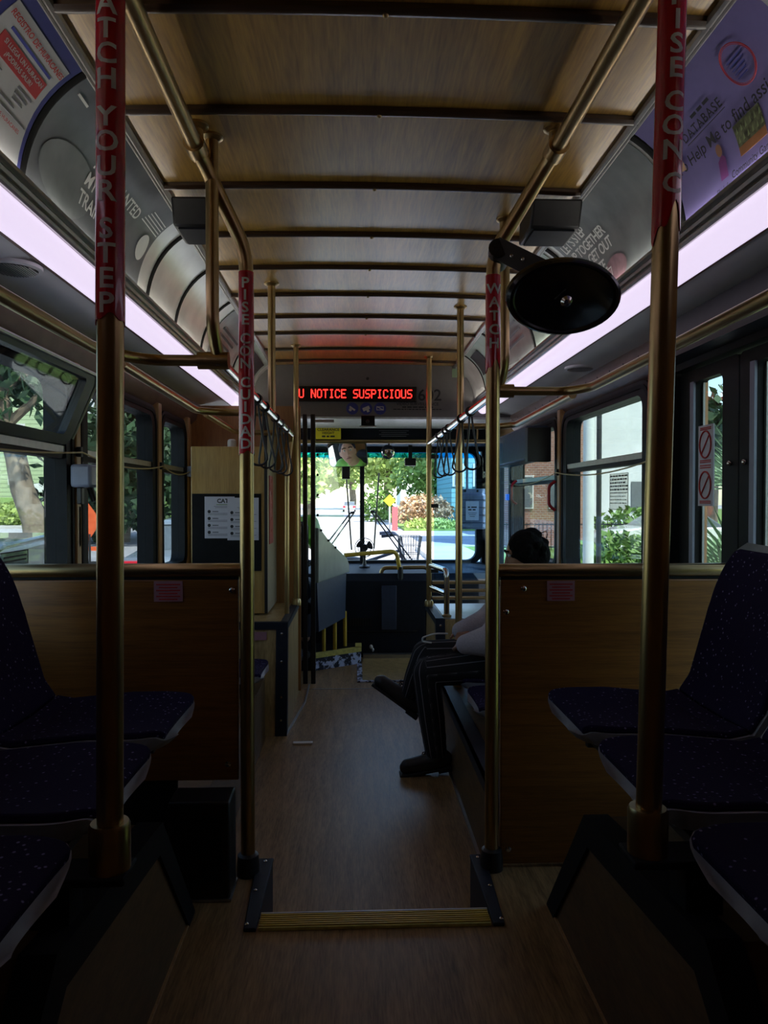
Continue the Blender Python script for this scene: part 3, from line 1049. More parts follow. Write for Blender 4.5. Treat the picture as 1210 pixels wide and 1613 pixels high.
# ================================================================== REAR WHEEL HOUSINGS
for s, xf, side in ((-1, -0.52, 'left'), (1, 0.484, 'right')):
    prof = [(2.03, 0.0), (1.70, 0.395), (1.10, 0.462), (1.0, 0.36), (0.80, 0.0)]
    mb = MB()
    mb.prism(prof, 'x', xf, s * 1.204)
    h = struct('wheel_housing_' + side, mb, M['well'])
    inn = [(1.965, 0.0), (1.675, 0.335), (1.135, 0.395), (1.06, 0.33), (0.87, 0.0)]
    mb = MB()
    vs = [(xf - s * 0.008, y, z) for y, z in prof] + [(xf - s * 0.008, y, z) for y, z in inn] + [(xf + s * 0.0, y, z) for y, z in prof] + [(xf, y, z) for y, z in inn]
    fs = []
    for i in range(4):
        fs += [(i, i + 1, 6 + i, 5 + i), (10 + i, 15 + i, 16 + i, 11 + i), (i, 10 + i, 11 + i, i + 1), (5 + i, 6 + i, 16 + i, 15 + i)]
    mb.add(vs, fs)
    for i in range(4):
        (ya, za), (yb, zb) = prof[i], prof[i + 1]
        vs = [(xf - s * 0.008, ya, za), (xf - s * 0.008, yb, zb), (xf + s * 0.05, yb, zb), (xf + s * 0.05, ya, za)]
        vs += [(v[0], v[1], v[2] + 0.006) for v in vs]
        mb.add(vs, [(0, 1, 2, 3), (7, 6, 5, 4), (0, 4, 5, 1), (1, 5, 6, 2), (2, 6, 7, 3), (3, 7, 4, 0)])
    mb.build('edge_trim', M['rubber'], h)
    mb = MB(); mb.box(min(xf - s * 0.006, xf), max(xf - s * 0.006, xf), -0.6, 2.03, 0.0, 0.006)
    struct('baseboard_' + side, mb, M['tan'])


# ================================================================== SEATS
def seat_parts(t):
    """side facing bucket seat about the origin: front towards +x, seat top at z = 0.57 - 0.45"""
    Z = 0.0

    def prof(u):
        # centre line from the front lip (u=0) over the seat (0.5) to the top of the back (1)
        k = [(0.0, 0.000, -0.018), (0.08, -0.02, 0.004), (0.3, -0.17, 0.004), (0.5, -0.34, -0.012), (0.58, -0.405, 0.0), (0.66, -0.445, 0.06), (0.8, -0.49, 0.22), (1.0, -0.55, 0.45)]
        for a, b in zip(k, k[1:]):
            if u <= b[0] + 1e-9:
                f = (u - a[0]) / (b[0] - a[0])
                return a[1] + (b[1] - a[1]) * f, a[2] + (b[2] - a[2]) * f
        return k[-1][1:]

    def halfw(u):
        if u < 0.2:
            q = (0.2 - u) / 0.2
            return 0.205 * max(0.34, (1 - q ** 2.8) ** (1 / 2.4))
        if u > 0.84:
            return 0.20 * math.sqrt(max(0.0, 1 - ((u - 0.84) / 0.165) ** 2)) * 0.75 + 0.05
        if u > 0.5:
            return 0.205 - 0.005 * (u - 0.5)
        return 0.205

    def surf(off, shrink=1.0, u0=0.0, u1=1.0, dish=0.022):
        def fn(a, b):
            u = u0 + (u1 - u0) * b
            x, z = prof(u)
            x2, z2 = prof(min(1, u + 0.02)); x1, z1 = prof(max(0, u - 0.02))
            L = hypot(x2 - x1, z2 - z1) or 1
            nx, nz = (z2 - z1) / L, -(x2 - x1) / L       # away from the sitter's side is minus
            w = 2 * a - 1
            hw = halfw(u) * shrink
            o = off + dish * w * w
            return (x + nx * o, w * hw, Z + z + nz * o)
        return fn
    mb = MB(); mb.sheet(surf(-0.002), 14, 64, surf(-0.036, 0.98)); mb.build('shell', M['shell'], t, smooth=60)
    mb = MB(); mb.sheet(surf(0.020, 0.91, 0.065, 0.56, 0.012), 14, 40, surf(-0.003, 0.94, 0.05, 0.565)); mb.build('seat_cushion', M['fabric'], t, 0.004, smooth=60)
    mb = MB(); mb.sheet(surf(0.016, 0.92, 0.585, 0.975, 0.014), 12, 24, surf(-0.003, 0.95, 0.575, 0.985)); mb.build('back_cushion', M['fabric'], t, 0.004, smooth=60)
    mb = MB()
    mb.box(-0.33, -0.06, -0.17, 0.17, -0.055, -0.038)
    mb.tube(fillet([(-0.40, -0.13, -0.03), (-0.40, -0.13, -0.06), (-0.08, -0.13, -0.06), (-0.08, 0.13, -0.06), (-0.40, 0.13, -0.06), (-0.40, 0.13, -0.03)], 0.03), 0.012, 8)
    mb.build('seat_frame', M['black'], t)


def make_seat(base_z):
    t = thing('bucket_chair', '', 'seat', (0, 0, 0))
    seat_parts(t)
    for sy in (-1, 1):
        mb = MB()
        mb.box(-0.30, -0.10, sy * 0.13 - 0.012, sy * 0.13 + 0.012, base_z, -0.055)
        mb.build('leg', M['black'], t)
    return t


def place(t, x, y, z, rz, label, group):
    t.location = (x, y, z)
    t.rotation_euler = (0, 0, rz)
    t['label'] = label
    t['group'] = group
    return t


tall = make_seat(-0.118)
low = make_seat(-0.10)
LS = [(-0.515, 1.88, 'dark blue bucket seat against the left wooden partition'),
      (-0.515, 1.45, 'dark blue bucket seat behind the left red-stickered pole, second from partition'),
      (-0.515, 1.00, 'dark blue bucket seat nearest the camera on the left side')]
RS = [(0.482, 1.88, 'dark blue bucket seat against the right wooden partition'),
      (0.482, 1.45, 'dark blue bucket seat behind the right near pole, second from partition'),
      (0.482, 1.00, 'dark blue bucket seat nearest the camera on the right side')]
for i, (x, y, lb) in enumerate(LS):
    place(tall if i == 0 else copy_tree(tall), x, y, 0.575, 0, lb, 'rear side seats over the left wheel housing')
for i, (x, y, lb) in enumerate(RS):
    place(copy_tree(tall), x, y, 0.575, pi, lb, 'rear side seats over the right wheel housing')
# bench plinth of the front right seats
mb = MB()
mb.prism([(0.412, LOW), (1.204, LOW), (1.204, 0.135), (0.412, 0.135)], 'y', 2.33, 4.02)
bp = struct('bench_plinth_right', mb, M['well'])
mb = MB()
mb.box(0.402, 0.47, 2.33, 4.02, 0.128, 0.142)
mb.box(0.402, 0.412, 2.33, 4.02, 0.085, 0.142)
mb.build('edge_trim', M['trim'], bp)
mb = MB(); mb.box(0.400, 0.412, 2.33, 4.02, LOW, LOW + 0.012); mb.build('floor_bead', M['alu'], bp)
mb = MB()
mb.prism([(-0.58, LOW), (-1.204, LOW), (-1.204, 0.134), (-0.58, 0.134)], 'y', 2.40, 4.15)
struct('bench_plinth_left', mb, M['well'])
for i, (x, y, rz, lb) in enumerate([(0.455, 3.66, pi, 'purple seat under the seated passenger'),
                                    (0.455, 3.19, pi, 'purple seat next to the passenger, nearer the camera'),
                                    (-0.545, 3.85, 0, 'purple seat on the left just before the wooden wheel box')]):
    place(low if i == 0 else copy_tree(low), x, y, 0.245 if x > 0 else 0.235, rz, lb, 'front side seats')
# black heater cabinet under the left partition
t = thing('heater_cabinet', 'black heater box on the floor under the left partition', 'heater', (-0.50, 2.15, 0))
MB().box(-0.60, -0.425, 2.085, 2.2, 0.004, 0.285).build('body', M['black'], t, 0.006)
mb = MB()
for k in range(7):
    mb.box(-0.585, -0.445, 2.080, 2.086, 0.06 + 0.028 * k, 0.072 + 0.028 * k)
mb.build('grille', M['rubber'], t)
MB().box(-0.605, -0.42, 2.078, 2.2, 0.002, 0.008).build('base_strip', M['alu'], t)


# ================================================================== POLES, RAILS, PARTITIONS
def sleeve(t, x, y, r, z0, z1, text, z_first, pitch, size, dx=0.0, torn=0.0, word_gap=0.55):
    """red wrapped sticker with a column of letters"""
    n = 40
    def ax(z):
        return x + dx * (z - 0.45)
    mb = MB()
    def fn(off):
        def g(u, v):
            a = 2 * pi * u
            zb = z0 + torn * (0.5 + 0.5 * sin(a * 2 + 1.0) + 0.25 * sin(a * 5))
            z = zb + (z1 - zb) * v
            return (ax(z) + (r + off) * sin(a), y - (r + off) * cos(a), z)
        return g
    mb.sheet(fn(0.0018), n, 1, fn(0.0003))
    st = mb.build('sticker', M['red'], t)
    mb = MB()
    z = z_first
    for ch in text:
        if ch == ' ':
            z -= pitch * word_gap
            continue
        if z0 + torn + size * 0.3 < z < z1:
            zz = z
            mb.text(ch, size, lambda u, v: (ax(zz + v) + (r + 0.0026) * sin(u / r), y - (r + 0.0026) * cos(u / r), zz + v), 0.022, 7)
        z -= pitch
    mb.build('lettering', M['sticklet'], st)


def pole(label, x, y, z0, z1, r=0.0235, collar=True, top=True, dx=0.0, name='grab_pole'):
    t = thing(name, label, 'pole', (x, y, z0))
    MB().tube([(x + dx * (z0 - 0.45), y, z0), (x + dx * (z1 - 0.45), y, z1)], r, 24).build('tube', M['brass'], t)
    if collar:
        x0 = x + dx * (z0 - 0.45)
        MB().lathe([(r + 0.012, 0.0), (r + 0.012, 0.072), (r + 0.009, 0.078), (r + 0.001, 0.078)], (x0, y, z0), (0, 0, 1), 28).build('base_collar', M['brass'], t)
    return t


R1 = 0.0215
# near poles stand on black brackets over the wheel housings, between the seats, and run up to the ceiling
for s_, x_, z_ in ((-1, -0.475, 0.535), (1, 0.433, 0.545)):
    side = 'left' if s_ < 0 else 'right'
    mb = MB(); mb.box(min(x_ - s_ * 0.035, x_ + s_ * 0.12), max(x_ - s_ * 0.035, x_ + s_ * 0.12), 1.185, 1.262, z_ - 0.014, z_)
    mb.box(min(x_ + s_ * 0.055, x_ + s_ * 0.12), max(x_ + s_ * 0.055, x_ + s_ * 0.12), 1.19, 1.257, 0.447, z_ - 0.012)
    tag(mb.build('pole_bracket', M['rubber'], bevel=0.004), 'black bracket under the foot of the near %s pole' % side, 'bracket')
t = pole('thick brass pole with red WATCH YOUR STEP sticker, near left', -0.475, 1.223, 0.535, arch(0.46) - 0.002, R1, dx=0.0074)
sleeve(t, -0.475, 1.223, R1, 1.437, 2.13, 'WATCH YOUR STEP', 1.983, 0.0396, 0.0455, 0.0074, 0.012, 0.53)
t = pole('thick brass pole with red PISE CON sticker torn at bottom, near right', 0.433, 1.223, 0.545, arch(0.47) - 0.002, R1, dx=0.023)
sleeve(t, 0.433, 1.223, R1, 1.585, 2.13, 'PISE CON CU', 1.981, 0.0395, 0.0455, 0.023, 0.05, 0.40)


def corner(label, s, x, y, nx, cy, sticker, zs0, zs1, zf, pitch, tear):
    """aisle pole of a partition: foot, post, bend, and rail climbing to the near pole"""
    t = thing('corner_pole', label, 'pole', (x, y, 0))
    r = 0.0215
    pts = fillet([(x, y, 0.0), (x, y, 1.90), (nx, cy, 2.130), (nx, 0.7, 2.132)], 0.06)
    MB().tube(pts, r, 20).build('tube', M['brass'], t)
    MB().lathe([(r + 0.014, 0), (r + 0.014, 0.03), (r + 0.010, 0.06), (r + 0.001, 0.066)], (x, y, 0.0), (0, 0, 1), 24).build('base_collar', M['black'], t)
    # clamp and ceiling flange half way up the rail
    c = Vector((nx, cy - 0.035, 2.130))
    d = Vector((0, 1, 0))
    cl = MB()
    cl.tube([c - d * 0.04, c + d * 0.03], r + 0.008, 18)
    cl.tube([c, (c.x, c.y, arch(c.x) - 0.004)], [0.022, 0.018], 14)
    cl.lathe([(0.034, 0), (0.034, 0.006), (0.022, 0.014)], (c.x, c.y, arch(c.x)), (0, 0, -1), 20)
    cl.build('clamp', M['brass'], t)
    sleeve(t, x, y, r, zs0, zs1, sticker, zf, pitch, 0.043, 0.0, tear)
    return t


corner('brass corner pole of left partition with red PISE CON CUIDADO sticker', -1, -0.395, 2.235, -0.508, 2.11, 'PISE CON CUIDAD', 1.283, 1.835, 1.797, 0.0368, 0.010)
corner('brass corner pole of right partition with red WATCH sticker', 1, 0.358, 2.24, 0.498, 2.085, 'WATCH', 1.54, 1.835, 1.789, 0.0413, 0.03)


def partition(label, x0, x1, y, z0, z1, lx, screws):
    t = thing('partition', label, 'partition', ((x0 + x1) / 2, y, z0))
    MB().box(x0, x1, y - 0.011, y + 0.011, z0, z1).build('panel', M['panel'], t, 0.004)
    xa = min(abs(x0), abs(x1)); sg = 1 if x0 > 0 else -1
    mb = MB(); mb.tube([(sg * (xa - 0.015), y, z1 + 0.028), (sg * 1.20, y, z1 + 0.028)], 0.021, 18); mb.build('top_rail', M['brass'], t)
    mb = MB(); mb.box(min(sg * xa, sg * 1.19), max(sg * xa, sg * 1.19), y - 0.008, y + 0.008, z1 - 0.002, z1 + 0.012); mb.build('rail_seal', M['rubber'], t)
    if sg < 0:
        MB().box(-1.19, -0.61, y - 0.006, y + 0.006, 0.003, z0 - 0.002).build('dark_gap_sheet', M['rubber'], t)  # black sheet added to keep the gap under the panel dark
    lb = MB().box(lx - 0.043, lx + 0.043, y - 0.0135, y - 0.0111, z1 - 0.066, z1 - 0.004).build('warning_label', M['pinklabel'], t, label='small pink warning label')
    mb = MB()
    for k in range(6):
        wd = 0.036 - (0.008 if k % 2 else 0)
        mb.box(lx - wd, lx + wd, y - 0.0145, y - 0.0135, z1 - 0.016 - 0.009 * k, z1 - 0.012 - 0.009 * k)
    mb.build('text_lines', M['inkred'], lb)
    for (sx, sz) in screws:
        MB().lathe([(0.009, 0), (0.009, 0.003), (0.005, 0.006)], (sx, y - 0.011, sz), (0, -1, 0), 12).build('screw', M['chrome'], t)
    return t


partition('brown wooden partition panel on the left with brass top rail', -1.195, -0.422, 2.245, 0.29, 0.905, -0.632, [(-0.835, 0.872), (-0.44, 0.872), (-0.455, 0.34)])
partition('brown wooden partition panel on the right with brass top rail', 0.385, 1.15, 2.25, 0.012, 0.90, 0.572, [(0.40, 0.80), (0.455, 0.872), (0.86, 0.855), (0.41, 0.06)])


# overhead strap rails with their hangers
def overhead(side, s, xr, z, y0, y1, yend_pts, extra):
    t = thing('strap_rail', 'brass overhead strap rail along the %s side of the aisle' % side, 'rail', (xr, (y0 + y1) / 2, z))
    MB().tube(fillet(yend_pts, 0.06), 0.0175, 16).build('tube', M['chrome'], t)
    MB().tube(fillet(extra, 0.06), 0.019, 16).build('hanger', M['brass'], t)
    MB().lathe([(0.032, 0), (0.032, 0.006), (0.02, 0.014)], (extra[0][0], extra[0][1], arch(extra[0][0])), (0, 0, -1), 20).build('ceiling_flange', M['brass'], t)
    MB().tube([(xr - s * 0.03, y0, z), (xr + s * 0.06, y0, z)], 0.026, 16).build('tee_joint', M['brass'], t)
    return t


ovl = overhead('left', -1, -0.47, 1.56, 2.19, 4.95,
               [(-0.47, 2.17, 1.56), (-0.47, 4.66, 1.56)],
               [(-0.478, 2.14, arch(0.478)), (-0.478, 2.14, 1.64), (-0.47, 2.20, 1.56)])
ovr = overhead('right', 1, 0.475, 1.56, 2.76, 5.35, [(0.475, 2.74, 1.56), (0.475, 5.33, 1.56)],
               [(0.492, 2.72, arch(0.49)), (0.492, 2.72, 1.64), (0.478, 2.78, 1.56)])
MB().tube(fillet([(-0.47, 4.65, 1.56), (-0.478, 4.70, 1.52), (-0.497, 4.62, 1.30), (-0.497, 4.60, 0.43)], 0.05), 0.015, 14).build('down_tube', M['brass'], ovl)
for p_, sx_, ys in ((ovl, -1, (3.15, 3.45, 3.8, 4.15)), (ovr, 1, (3.3, 3.95, 4.5))):
    pass


def grab(label, pts, r=0.017, name='grab_rail'):
    o = MB().tube(fillet(pts, 0.07), r, 14).build(name, M['brass'])
    return tag(o, label, 'rail')


grab('brass window grab rail on left, nearest the camera', [(-0.78, 0.9, 1.56), (-0.775, 2.05, 1.56), (-0.68, 2.19, 1.56), (-0.53, 2.19, 1.56)])
grab('brass window grab rail on left, middle one', [(-0.80, 2.33, 1.575), (-0.80, 3.42, 1.56), (-0.70, 3.50, 1.56), (-0.49, 3.50, 1.56)])
grab('brass window grab rail on left, farthest by the cabinet', [(-0.80, 3.62, 1.57), (-0.80, 4.45, 1.56), (-0.76, 4.545, 1.56), (-0.503, 4.555, 1.56)])
grab('brass window grab rail on right, nearest the camera', [(0.80, 1.2, 1.575), (0.80, 2.66, 1.56), (0.74, 2.76, 1.56), (0.535, 2.76, 1.56)])
grab('brass window grab rail on right, beyond the aisle pole', [(0.82, 2.95, 1.575), (0.82, 4.0, 1.56), (0.74, 4.10, 1.56), (0.50, 4.10, 1.56)])


# ceiling posts further forward
def post(label, pts, r=0.0185, flange=None, name='grab_pole', base=True):
    t = thing(name, label, 'pole', pts[0])
    MB().tube(fillet(pts, 0.06), r, 16).build('tube', M['brass'], t)
    if base:
        MB().lathe([(r + 0.013, 0), (r + 0.013, 0.03), (r + 0.006, 0.045), (r, 0.045)], pts[0], (0, 0, 1), 20).build('base_collar', M['brass'], t)
    if flange:
        MB().lathe([(0.036, 0), (0.036, 0.006), (0.022, 0.016)], (pts[-1][0], pts[-1][1], flange), (0, 0, -1), 20).build('ceiling_flange', M['brass'], t)
    return t


post('short brass post from ceiling to left strap rail', [(-0.47, 3.57, 1.575), (-0.47, 3.57, arch(0.47))], flange=arch(0.47), base=False)
post('long brass pole by the seated passenger, ceiling to bench', [(0.49, 3.90, 0.142), (0.49, 3.90, 1.46), (0.505, 3.95, 1.54), (0.505, 3.96, arch(0.5))], flange=arch(0.5))
post('brass pole on the left wheel box in front of driver partition', [(-0.468, 5.0, 0.425), (-0.468, 5.0, arch(0.468))], flange=arch(0.468))
post('brass pole at front right beside the clear panel', [(0.475, 5.35, 0.36), (0.475, 5.35, arch(0.475))], flange=arch(0.475), r=0.0195)


# hanging straps: collar on the rail and a loop of webbing
def strap(x, y, z, ang, label, group, sway=0.0, proto=[]):
    L = 0.27
    if not proto:
        t = thing('hanging_strap', label, 'strap', (0, 0, 0), group)
        pts = []
        for k in range(25):
            a = k / 24
            if a < 0.35:
                q = a / 0.35
                pts.append((-0.006 - 0.030 * q ** 1.5, 0, -0.02 - (L - 0.05) * q))
            elif a < 0.65:
                b = (a - 0.35) / 0.3 * pi
                pts.append((-0.036 * cos(b), 0, -0.02 - (L - 0.05) - 0.032 * sin(b)))
            else:
                q = (1 - a) / 0.35
                pts.append((0.006 + 0.030 * q ** 1.5, 0, -0.02 - (L - 0.05) * q))
        MB().tube(pts, 0.0048, 8).build('loop', M['strap'], t)
        MB().lathe([(0.019, -0.014), (0.024, -0.012), (0.024, 0.012), (0.019, 0.014)], (0, 0, 0), (0, 1, 0), 16).build('rail_collar', M['black'], t)
        proto.append(t)
    else:
        t = copy_tree(proto[0])
    t.location = (x, y, z)
    t.rotation_euler = (0, sway, ang)
    t['label'] = label
    t['group'] = group
    return t


ordn = ['first', 'second', 'third', 'fourth', 'fifth', 'sixth']
for k, y in enumerate((3.02, 3.28, 3.72, 3.98, 4.3)):
    strap(-0.47, y, 1.56, random.uniform(-0.25, 0.25), '%s black hanging strap on the left rail, counted from the camera' % ordn[k], 'straps on the left rail', random.uniform(-0.05, 0.05))
for k, y in enumerate((3.42, 3.72, 4.22, 4.38, 4.72)):
    strap(0.475, y, 1.56, random.uniform(-0.25, 0.25), '%s black hanging strap on the right rail, counted from the camera' % ordn[k], 'straps on the right rail', random.uniform(-0.05, 0.05))

# ------------------------------------------------------------------ convex mirror on the right corner pole
t = thing('convex_mirror', 'black backed oval convex mirror on bracket by right corner pole', 'mirror', (0.56, 2.10, 1.63))
c = Vector((0.535, 2.10, 1.735))
axis = Vector((0.06, -0.80, -0.60)).normalized()     # back of the dish towards the camera
U = Vector((1, 0.05, -0.06)); U = (U - axis * U.dot(axis)).normalized()
W = axis.cross(U)


def dish(prof, n=48, ax=0.170, bz=0.112):
    mb = MB()
    vs, fs = [], []
    for (r, h) in prof:
        for k in range(n):
            a = 2 * pi * k / n
            vs.append(c + U * (cos(a) * r * ax) + W * (sin(a) * r * bz) + axis * h)
    for i in range(len(prof) - 1):
        for k in range(n):
            fs.append((i * n + k, i * n + (k + 1) % n, (i + 1) * n + (k + 1) % n, (i + 1) * n + k))
    fs.append(tuple(range(n))[::-1]); fs.append(tuple((len(prof) - 1) * n + k for k in range(n)))
    return mb.add(vs, fs)


dish([(0.94, -0.012), (1.0, -0.006), (1.0, 0.012), (0.95, 0.020), (0.90, 0.020), (0.86, 0.014), (0.5, 0.024), (0.2, 0.03), (0.01, 0.031)]).build('back', M['gloss'], t)
dish([(0.93, -0.012), (0.8, -0.03), (0.55, -0.05), (0.25, -0.062), (0.01, -0.065)]).build('reflector', M['mirror'], t)
MB().lathe([(0.017, 0.028), (0.017, 0.036), (0.010, 0.044), (0.004, 0.045)], c, axis, 20).build('hub_nut', M['chrome'], t)
a0 = Vector((0.372, 2.235, 1.895))
a1 = c + axis * 0.034 + Vector((-0.02, -0.004, 0.02))
mid = Vector((0.455, 2.10, 1.835))
arm = MB()
mid = Vector((0.470, 2.125, 1.822))
for p_, q_, wd in ((a0 + Vector((-0.012, -0.035, 0.012)), mid, 0.062), (mid, a1, 0.040)):
    dd = (q_ - p_).normalized(); nn_ = Vector((-0.25, -0.9, -0.2)); nn_ = (nn_ - dd * nn_.dot(dd)).normalized()
    arm.obox((p_ + q_) / 2, ((q_ - p_).length + 0.01, wd, 0.010), Matrix((dd, nn_.cross(dd), nn_)).transposed())
ao = arm.build('arm', M['black'], t)
mb = MB(); mb.tube([a0 + Vector((0.008, 0.05, -0.008)), a0 - Vector((0.008, 0.05, -0.008))], 0.030, 16); mb.build('clamp', M['black'], t)
for f in (0.35, 0.62):
    q = a0.lerp(mid, f) + Vector((-0.006, -0.028, 0.004))
    MB().ball(q, 0.0065, 10, 6).build('bolt', M['chrome'], t)

# speakers in the ceiling corners
for s, xa, y0 in ((-1, 0.615, 2.55), (1, 0.61, 2.52)):
    side = 'left' if s < 0 else 'right'
    t = thing('ceiling_speaker', 'black wedge loudspeaker in the ceiling corner on the %s' % side, 'speaker', (s * xa, y0, 2.05))
    mb = MB()
    w_ = 0.06 if s < 0 else 0.085
    mb.prism([(y0 - 0.10, 2.15), (y0 + 0.10, 2.15), (y0 + 0.12, 2.065), (y0 - 0.06, 2.065)], 'x', s * xa - w_, s * xa + w_)
    mb.build('cabinet', M['black'], t, 0.008)
    mb = MB(); mb.box(s * xa - w_ + 0.015, s * xa + w_ - 0.015, y0 - 0.05, y0 + 0.10, 2.059, 2.066); mb.build('grille', M['dash'], t)
for s, x, y in ((-1, -1.055, 2.17), (1, 1.08, 3.69)):
    side = 'left' if s < 0 else 'right'
    t = thing('soffit_speaker', 'round ribbed speaker grille in the soffit on the %s' % side, 'speaker', (x, y, 1.80))
    zz = 1.838 - (abs(x) - 0.965) * 0.169
    MB().lathe([(0.078, 0.004), (0.078, -0.006), (0.068, -0.010), (0.064, -0.004)], (x, y, zz), (0, 0, 1), 32).build('bezel', M['soffit'], t)
    mb = MB()
    for k in range(15):
        d = -0.056 + 0.008 * k
        h = math.sqrt(max(0, 0.063 ** 2 - d * d))
        mb.box(x + d - 0.002, x + d + 0.002, y - h, y + h, zz - 0.012, zz - 0.004)
    mb.build('grille', M['alu'], t)

# ================================================================== ADVERTS ON THE COVES
ARC = 0.345


def ad_map(s, yc, off=0.010):
    """u along the bus in reading direction, v up the cove in metres from the lower edge"""
    return lambda u, v: (cove(s, v / ARC, off)[0], yc - s * u, cove(s, v / ARC, off)[1])


def ad_rect(mb, s, yc, u0, u1, v0, v1, off=0.008, nu=2, nv=8):
    f = ad_map(s, yc, off)
    b = ad_map(s, yc, off - 0.0015)
    return mb.sheet(lambda a, q: f(u0 + (u1 - u0) * a, v0 + (v1 - v0) * q), nu, nv, lambda a, q: b(u0 + (u1 - u0) * a, v0 + (v1 - v0) * q))


def ad_disc(mb, s, yc, cu, cv, ru, rv, off=0.0095, n=24, m=5):
    f = ad_map(s, yc, off)
    o = len(mb.v)
    mb.v.append(tuple(f(cu, cv)))
    for j in range(1, m + 1):
        for i in range(n):
            a = 2 * pi * i / n
            mb.v.append(tuple(f(cu + ru * j / m * cos(a), cv + rv * j / m * sin(a))))
    for i in range(n):
        mb.f.append((o, o + 1 + i, o + 1 + (i + 1) % n))
    for j in range(m - 1):
        for i in range(n):
            a, b = o + 1 + j * n + i, o + 1 + j * n + (i + 1) % n
            mb.f.append((a, a + n, b + n, b))
    return mb


def poster(name, label, s, yc, u0, u1, m, v0=0.012, v1=0.332):
    t = thing(name, label, 'poster', (s * 0.82, yc, 1.90))
    ad_rect(MB(), s, yc, u0, u1, v0, v1, 0.005, 4, 12).build('sheet', m, t)
    return t


# left, nearest: hurricane registry poster
Yc = 1.57
t = poster('advert_poster', 'red white and navy hurricane registry poster, near left', -1, Yc, -0.42, 0.215, M['navyborder'])
mb = MB(); ad_rect(mb, -1, Yc, -0.06, 0.195, 0.028, 0.298, 0.0075); mb.build('white_field', M['posterwhite'], t)
mb = MB(); ad_rect(mb, -1, Yc, -0.40, -0.085, 0.18, 0.298, 0.0075); ad_rect(mb, -1, Yc, -0.03, 0.172, 0.188, 0.235, 0.0095); mb.build('red_field', M['posterred'], t)
mb = MB(); ad_rect(mb, -1, Yc, -0.40, -0.085, 0.03, 0.165, 0.0075); mb.build('white_field', M['posterwhite'], t)
fm = ad_map(-1, Yc, 0.0105)
mb = MB()
mb.text('REGISTRO DE HURACANES', 0.0200, lambda u, v: fm(0.068 + u, 0.274 + v), 0.02)
for k in range(3):
    ad_rect(mb, -1, Yc, -0.30 + 0.06 * k, -0.26 + 0.06 * k, 0.06 + 0.02 * k, 0.13, 0.0095)
mb.text('EL REGISTRO DE HURACANES', 0.0135, lambda u, v: fm(0.075 + u, 0.094 + v), 0.01)
mb.build('red_lettering', M['inkred'], t)
mb = MB()
mb.text('SI LLEGA UN HURACAN', 0.0165, lambda u, v: fm(0.075 + u, 0.221 + v), 0.015)
mb.text('\u00bfPODRIAS SALIR?', 0.0165, lambda u, v: fm(0.070 + u, 0.202 + v), 0.015)
mb.build('white_lettering', M['posterwhite'], t)
mb = MB()
ad_rect(mb, -1, Yc, -0.02, 0.165, 0.247, 0.254, 0.0095)
mb.build('blue_line', M['inkblue'], t)
mb = MB()
for k in range(3):
    ad_rect(mb, -1, Yc, -0.03, 0.03 - 0.008 * k, 0.168 - 0.016 * k, 0.171 - 0.016 * k, 0.0095)
    ad_rect(mb, -1, Yc, 0.10, 0.165 - 0.01 * k, 0.172 - 0.014 * k, 0.176 - 0.014 * k, 0.0095)
    ad_rect(mb, -1, Yc, -0.045, 0.07 - 0.01 * k, 0.078 - 0.012 * k, 0.081 - 0.012 * k, 0.0095)
ad_rect(mb, -1, Yc, -0.05, 0.185, 0.112, 0.1135, 0.0095)
ad_rect(mb, -1, Yc, -0.02, 0.12, 0.128, 0.131, 0.0095)
mb.build('text_lines', M['inkgrey'], t)
mb = MB()
for vv in (0.169, 0.150):
    f2 = ad_map(-1, Yc, 0.0098)
    mb.add([f2(-0.046 + 0.007 * cos(2 * pi * k / 14), vv + 0.007 * sin(2 * pi * k / 14)) for k in range(14)], [tuple(range(14))])
mb.build('bullet_dots', M['inkgreen'], t)

# left, second: grey training poster
Yc = 2.30
t = poster('advert_poster', 'grey photographic training poster behind the near left pole', -1, Yc, -0.485, 0.42, M['grayposter'])
mb = MB()
ad_disc(mb, -1, Yc, -0.28, 0.11, 0.17, 0.085, 0.0075)
mb.build('pale_figure', M['grayposter2'], t)
mb = MB()
f3 = ad_map(-1, Yc, 0.0095)
for k, tx in enumerate(('HELP WANTED', 'MY CAREER', 'TRAINING,')):
    mb.text(tx, 0.058, lambda u, v: f3(-0.20 + u, 0.215 - 0.056 * k + v), 0.018, align='LEFT')
mb.build('lettering', M['letter'], t)
mb = MB()
for k in range(5):
    ad_rect(mb, -1, Yc, 0.26 - 0.008 * k, 0.40, 0.272 - 0.013 * k, 0.276 - 0.013 * k, 0.0095)
ad_rect(mb, -1, Yc, -0.46, -0.40, 0.285, 0.292, 0.0095)
mb.build('text_lines', M['letter'], t)
mb = MB()
ad_disc(mb, -1, Yc, 0.345, 0.15, 0.045, 0.05)
mb.build('pale_emblem', M['letter'], t)
# left far posters
t = poster('advert_poster', 'small grey poster far along the left cove', -1, 4.35, -0.35, 0.35, M['grayposter2'])
mb = MB()
for k in range(4):
    ad_rect(mb, -1, 4.35, -0.25, 0.2 - 0.05 * k, 0.21 - 0.04 * k, 0.225 - 0.04 * k, 0.0095)
mb.build('text_lines', M['ink'], t)
t = poster('advert_poster', 'dark poster at the front end of the left cove', -1, 5.18, -0.38, 0.38, M['tealposter'])
mb = MB(); ad_rect(mb, -1, 5.18, -0.3, 0.3, 0.15, 0.29, 0.0095); mb.build('dark_block', M['ink'], t)

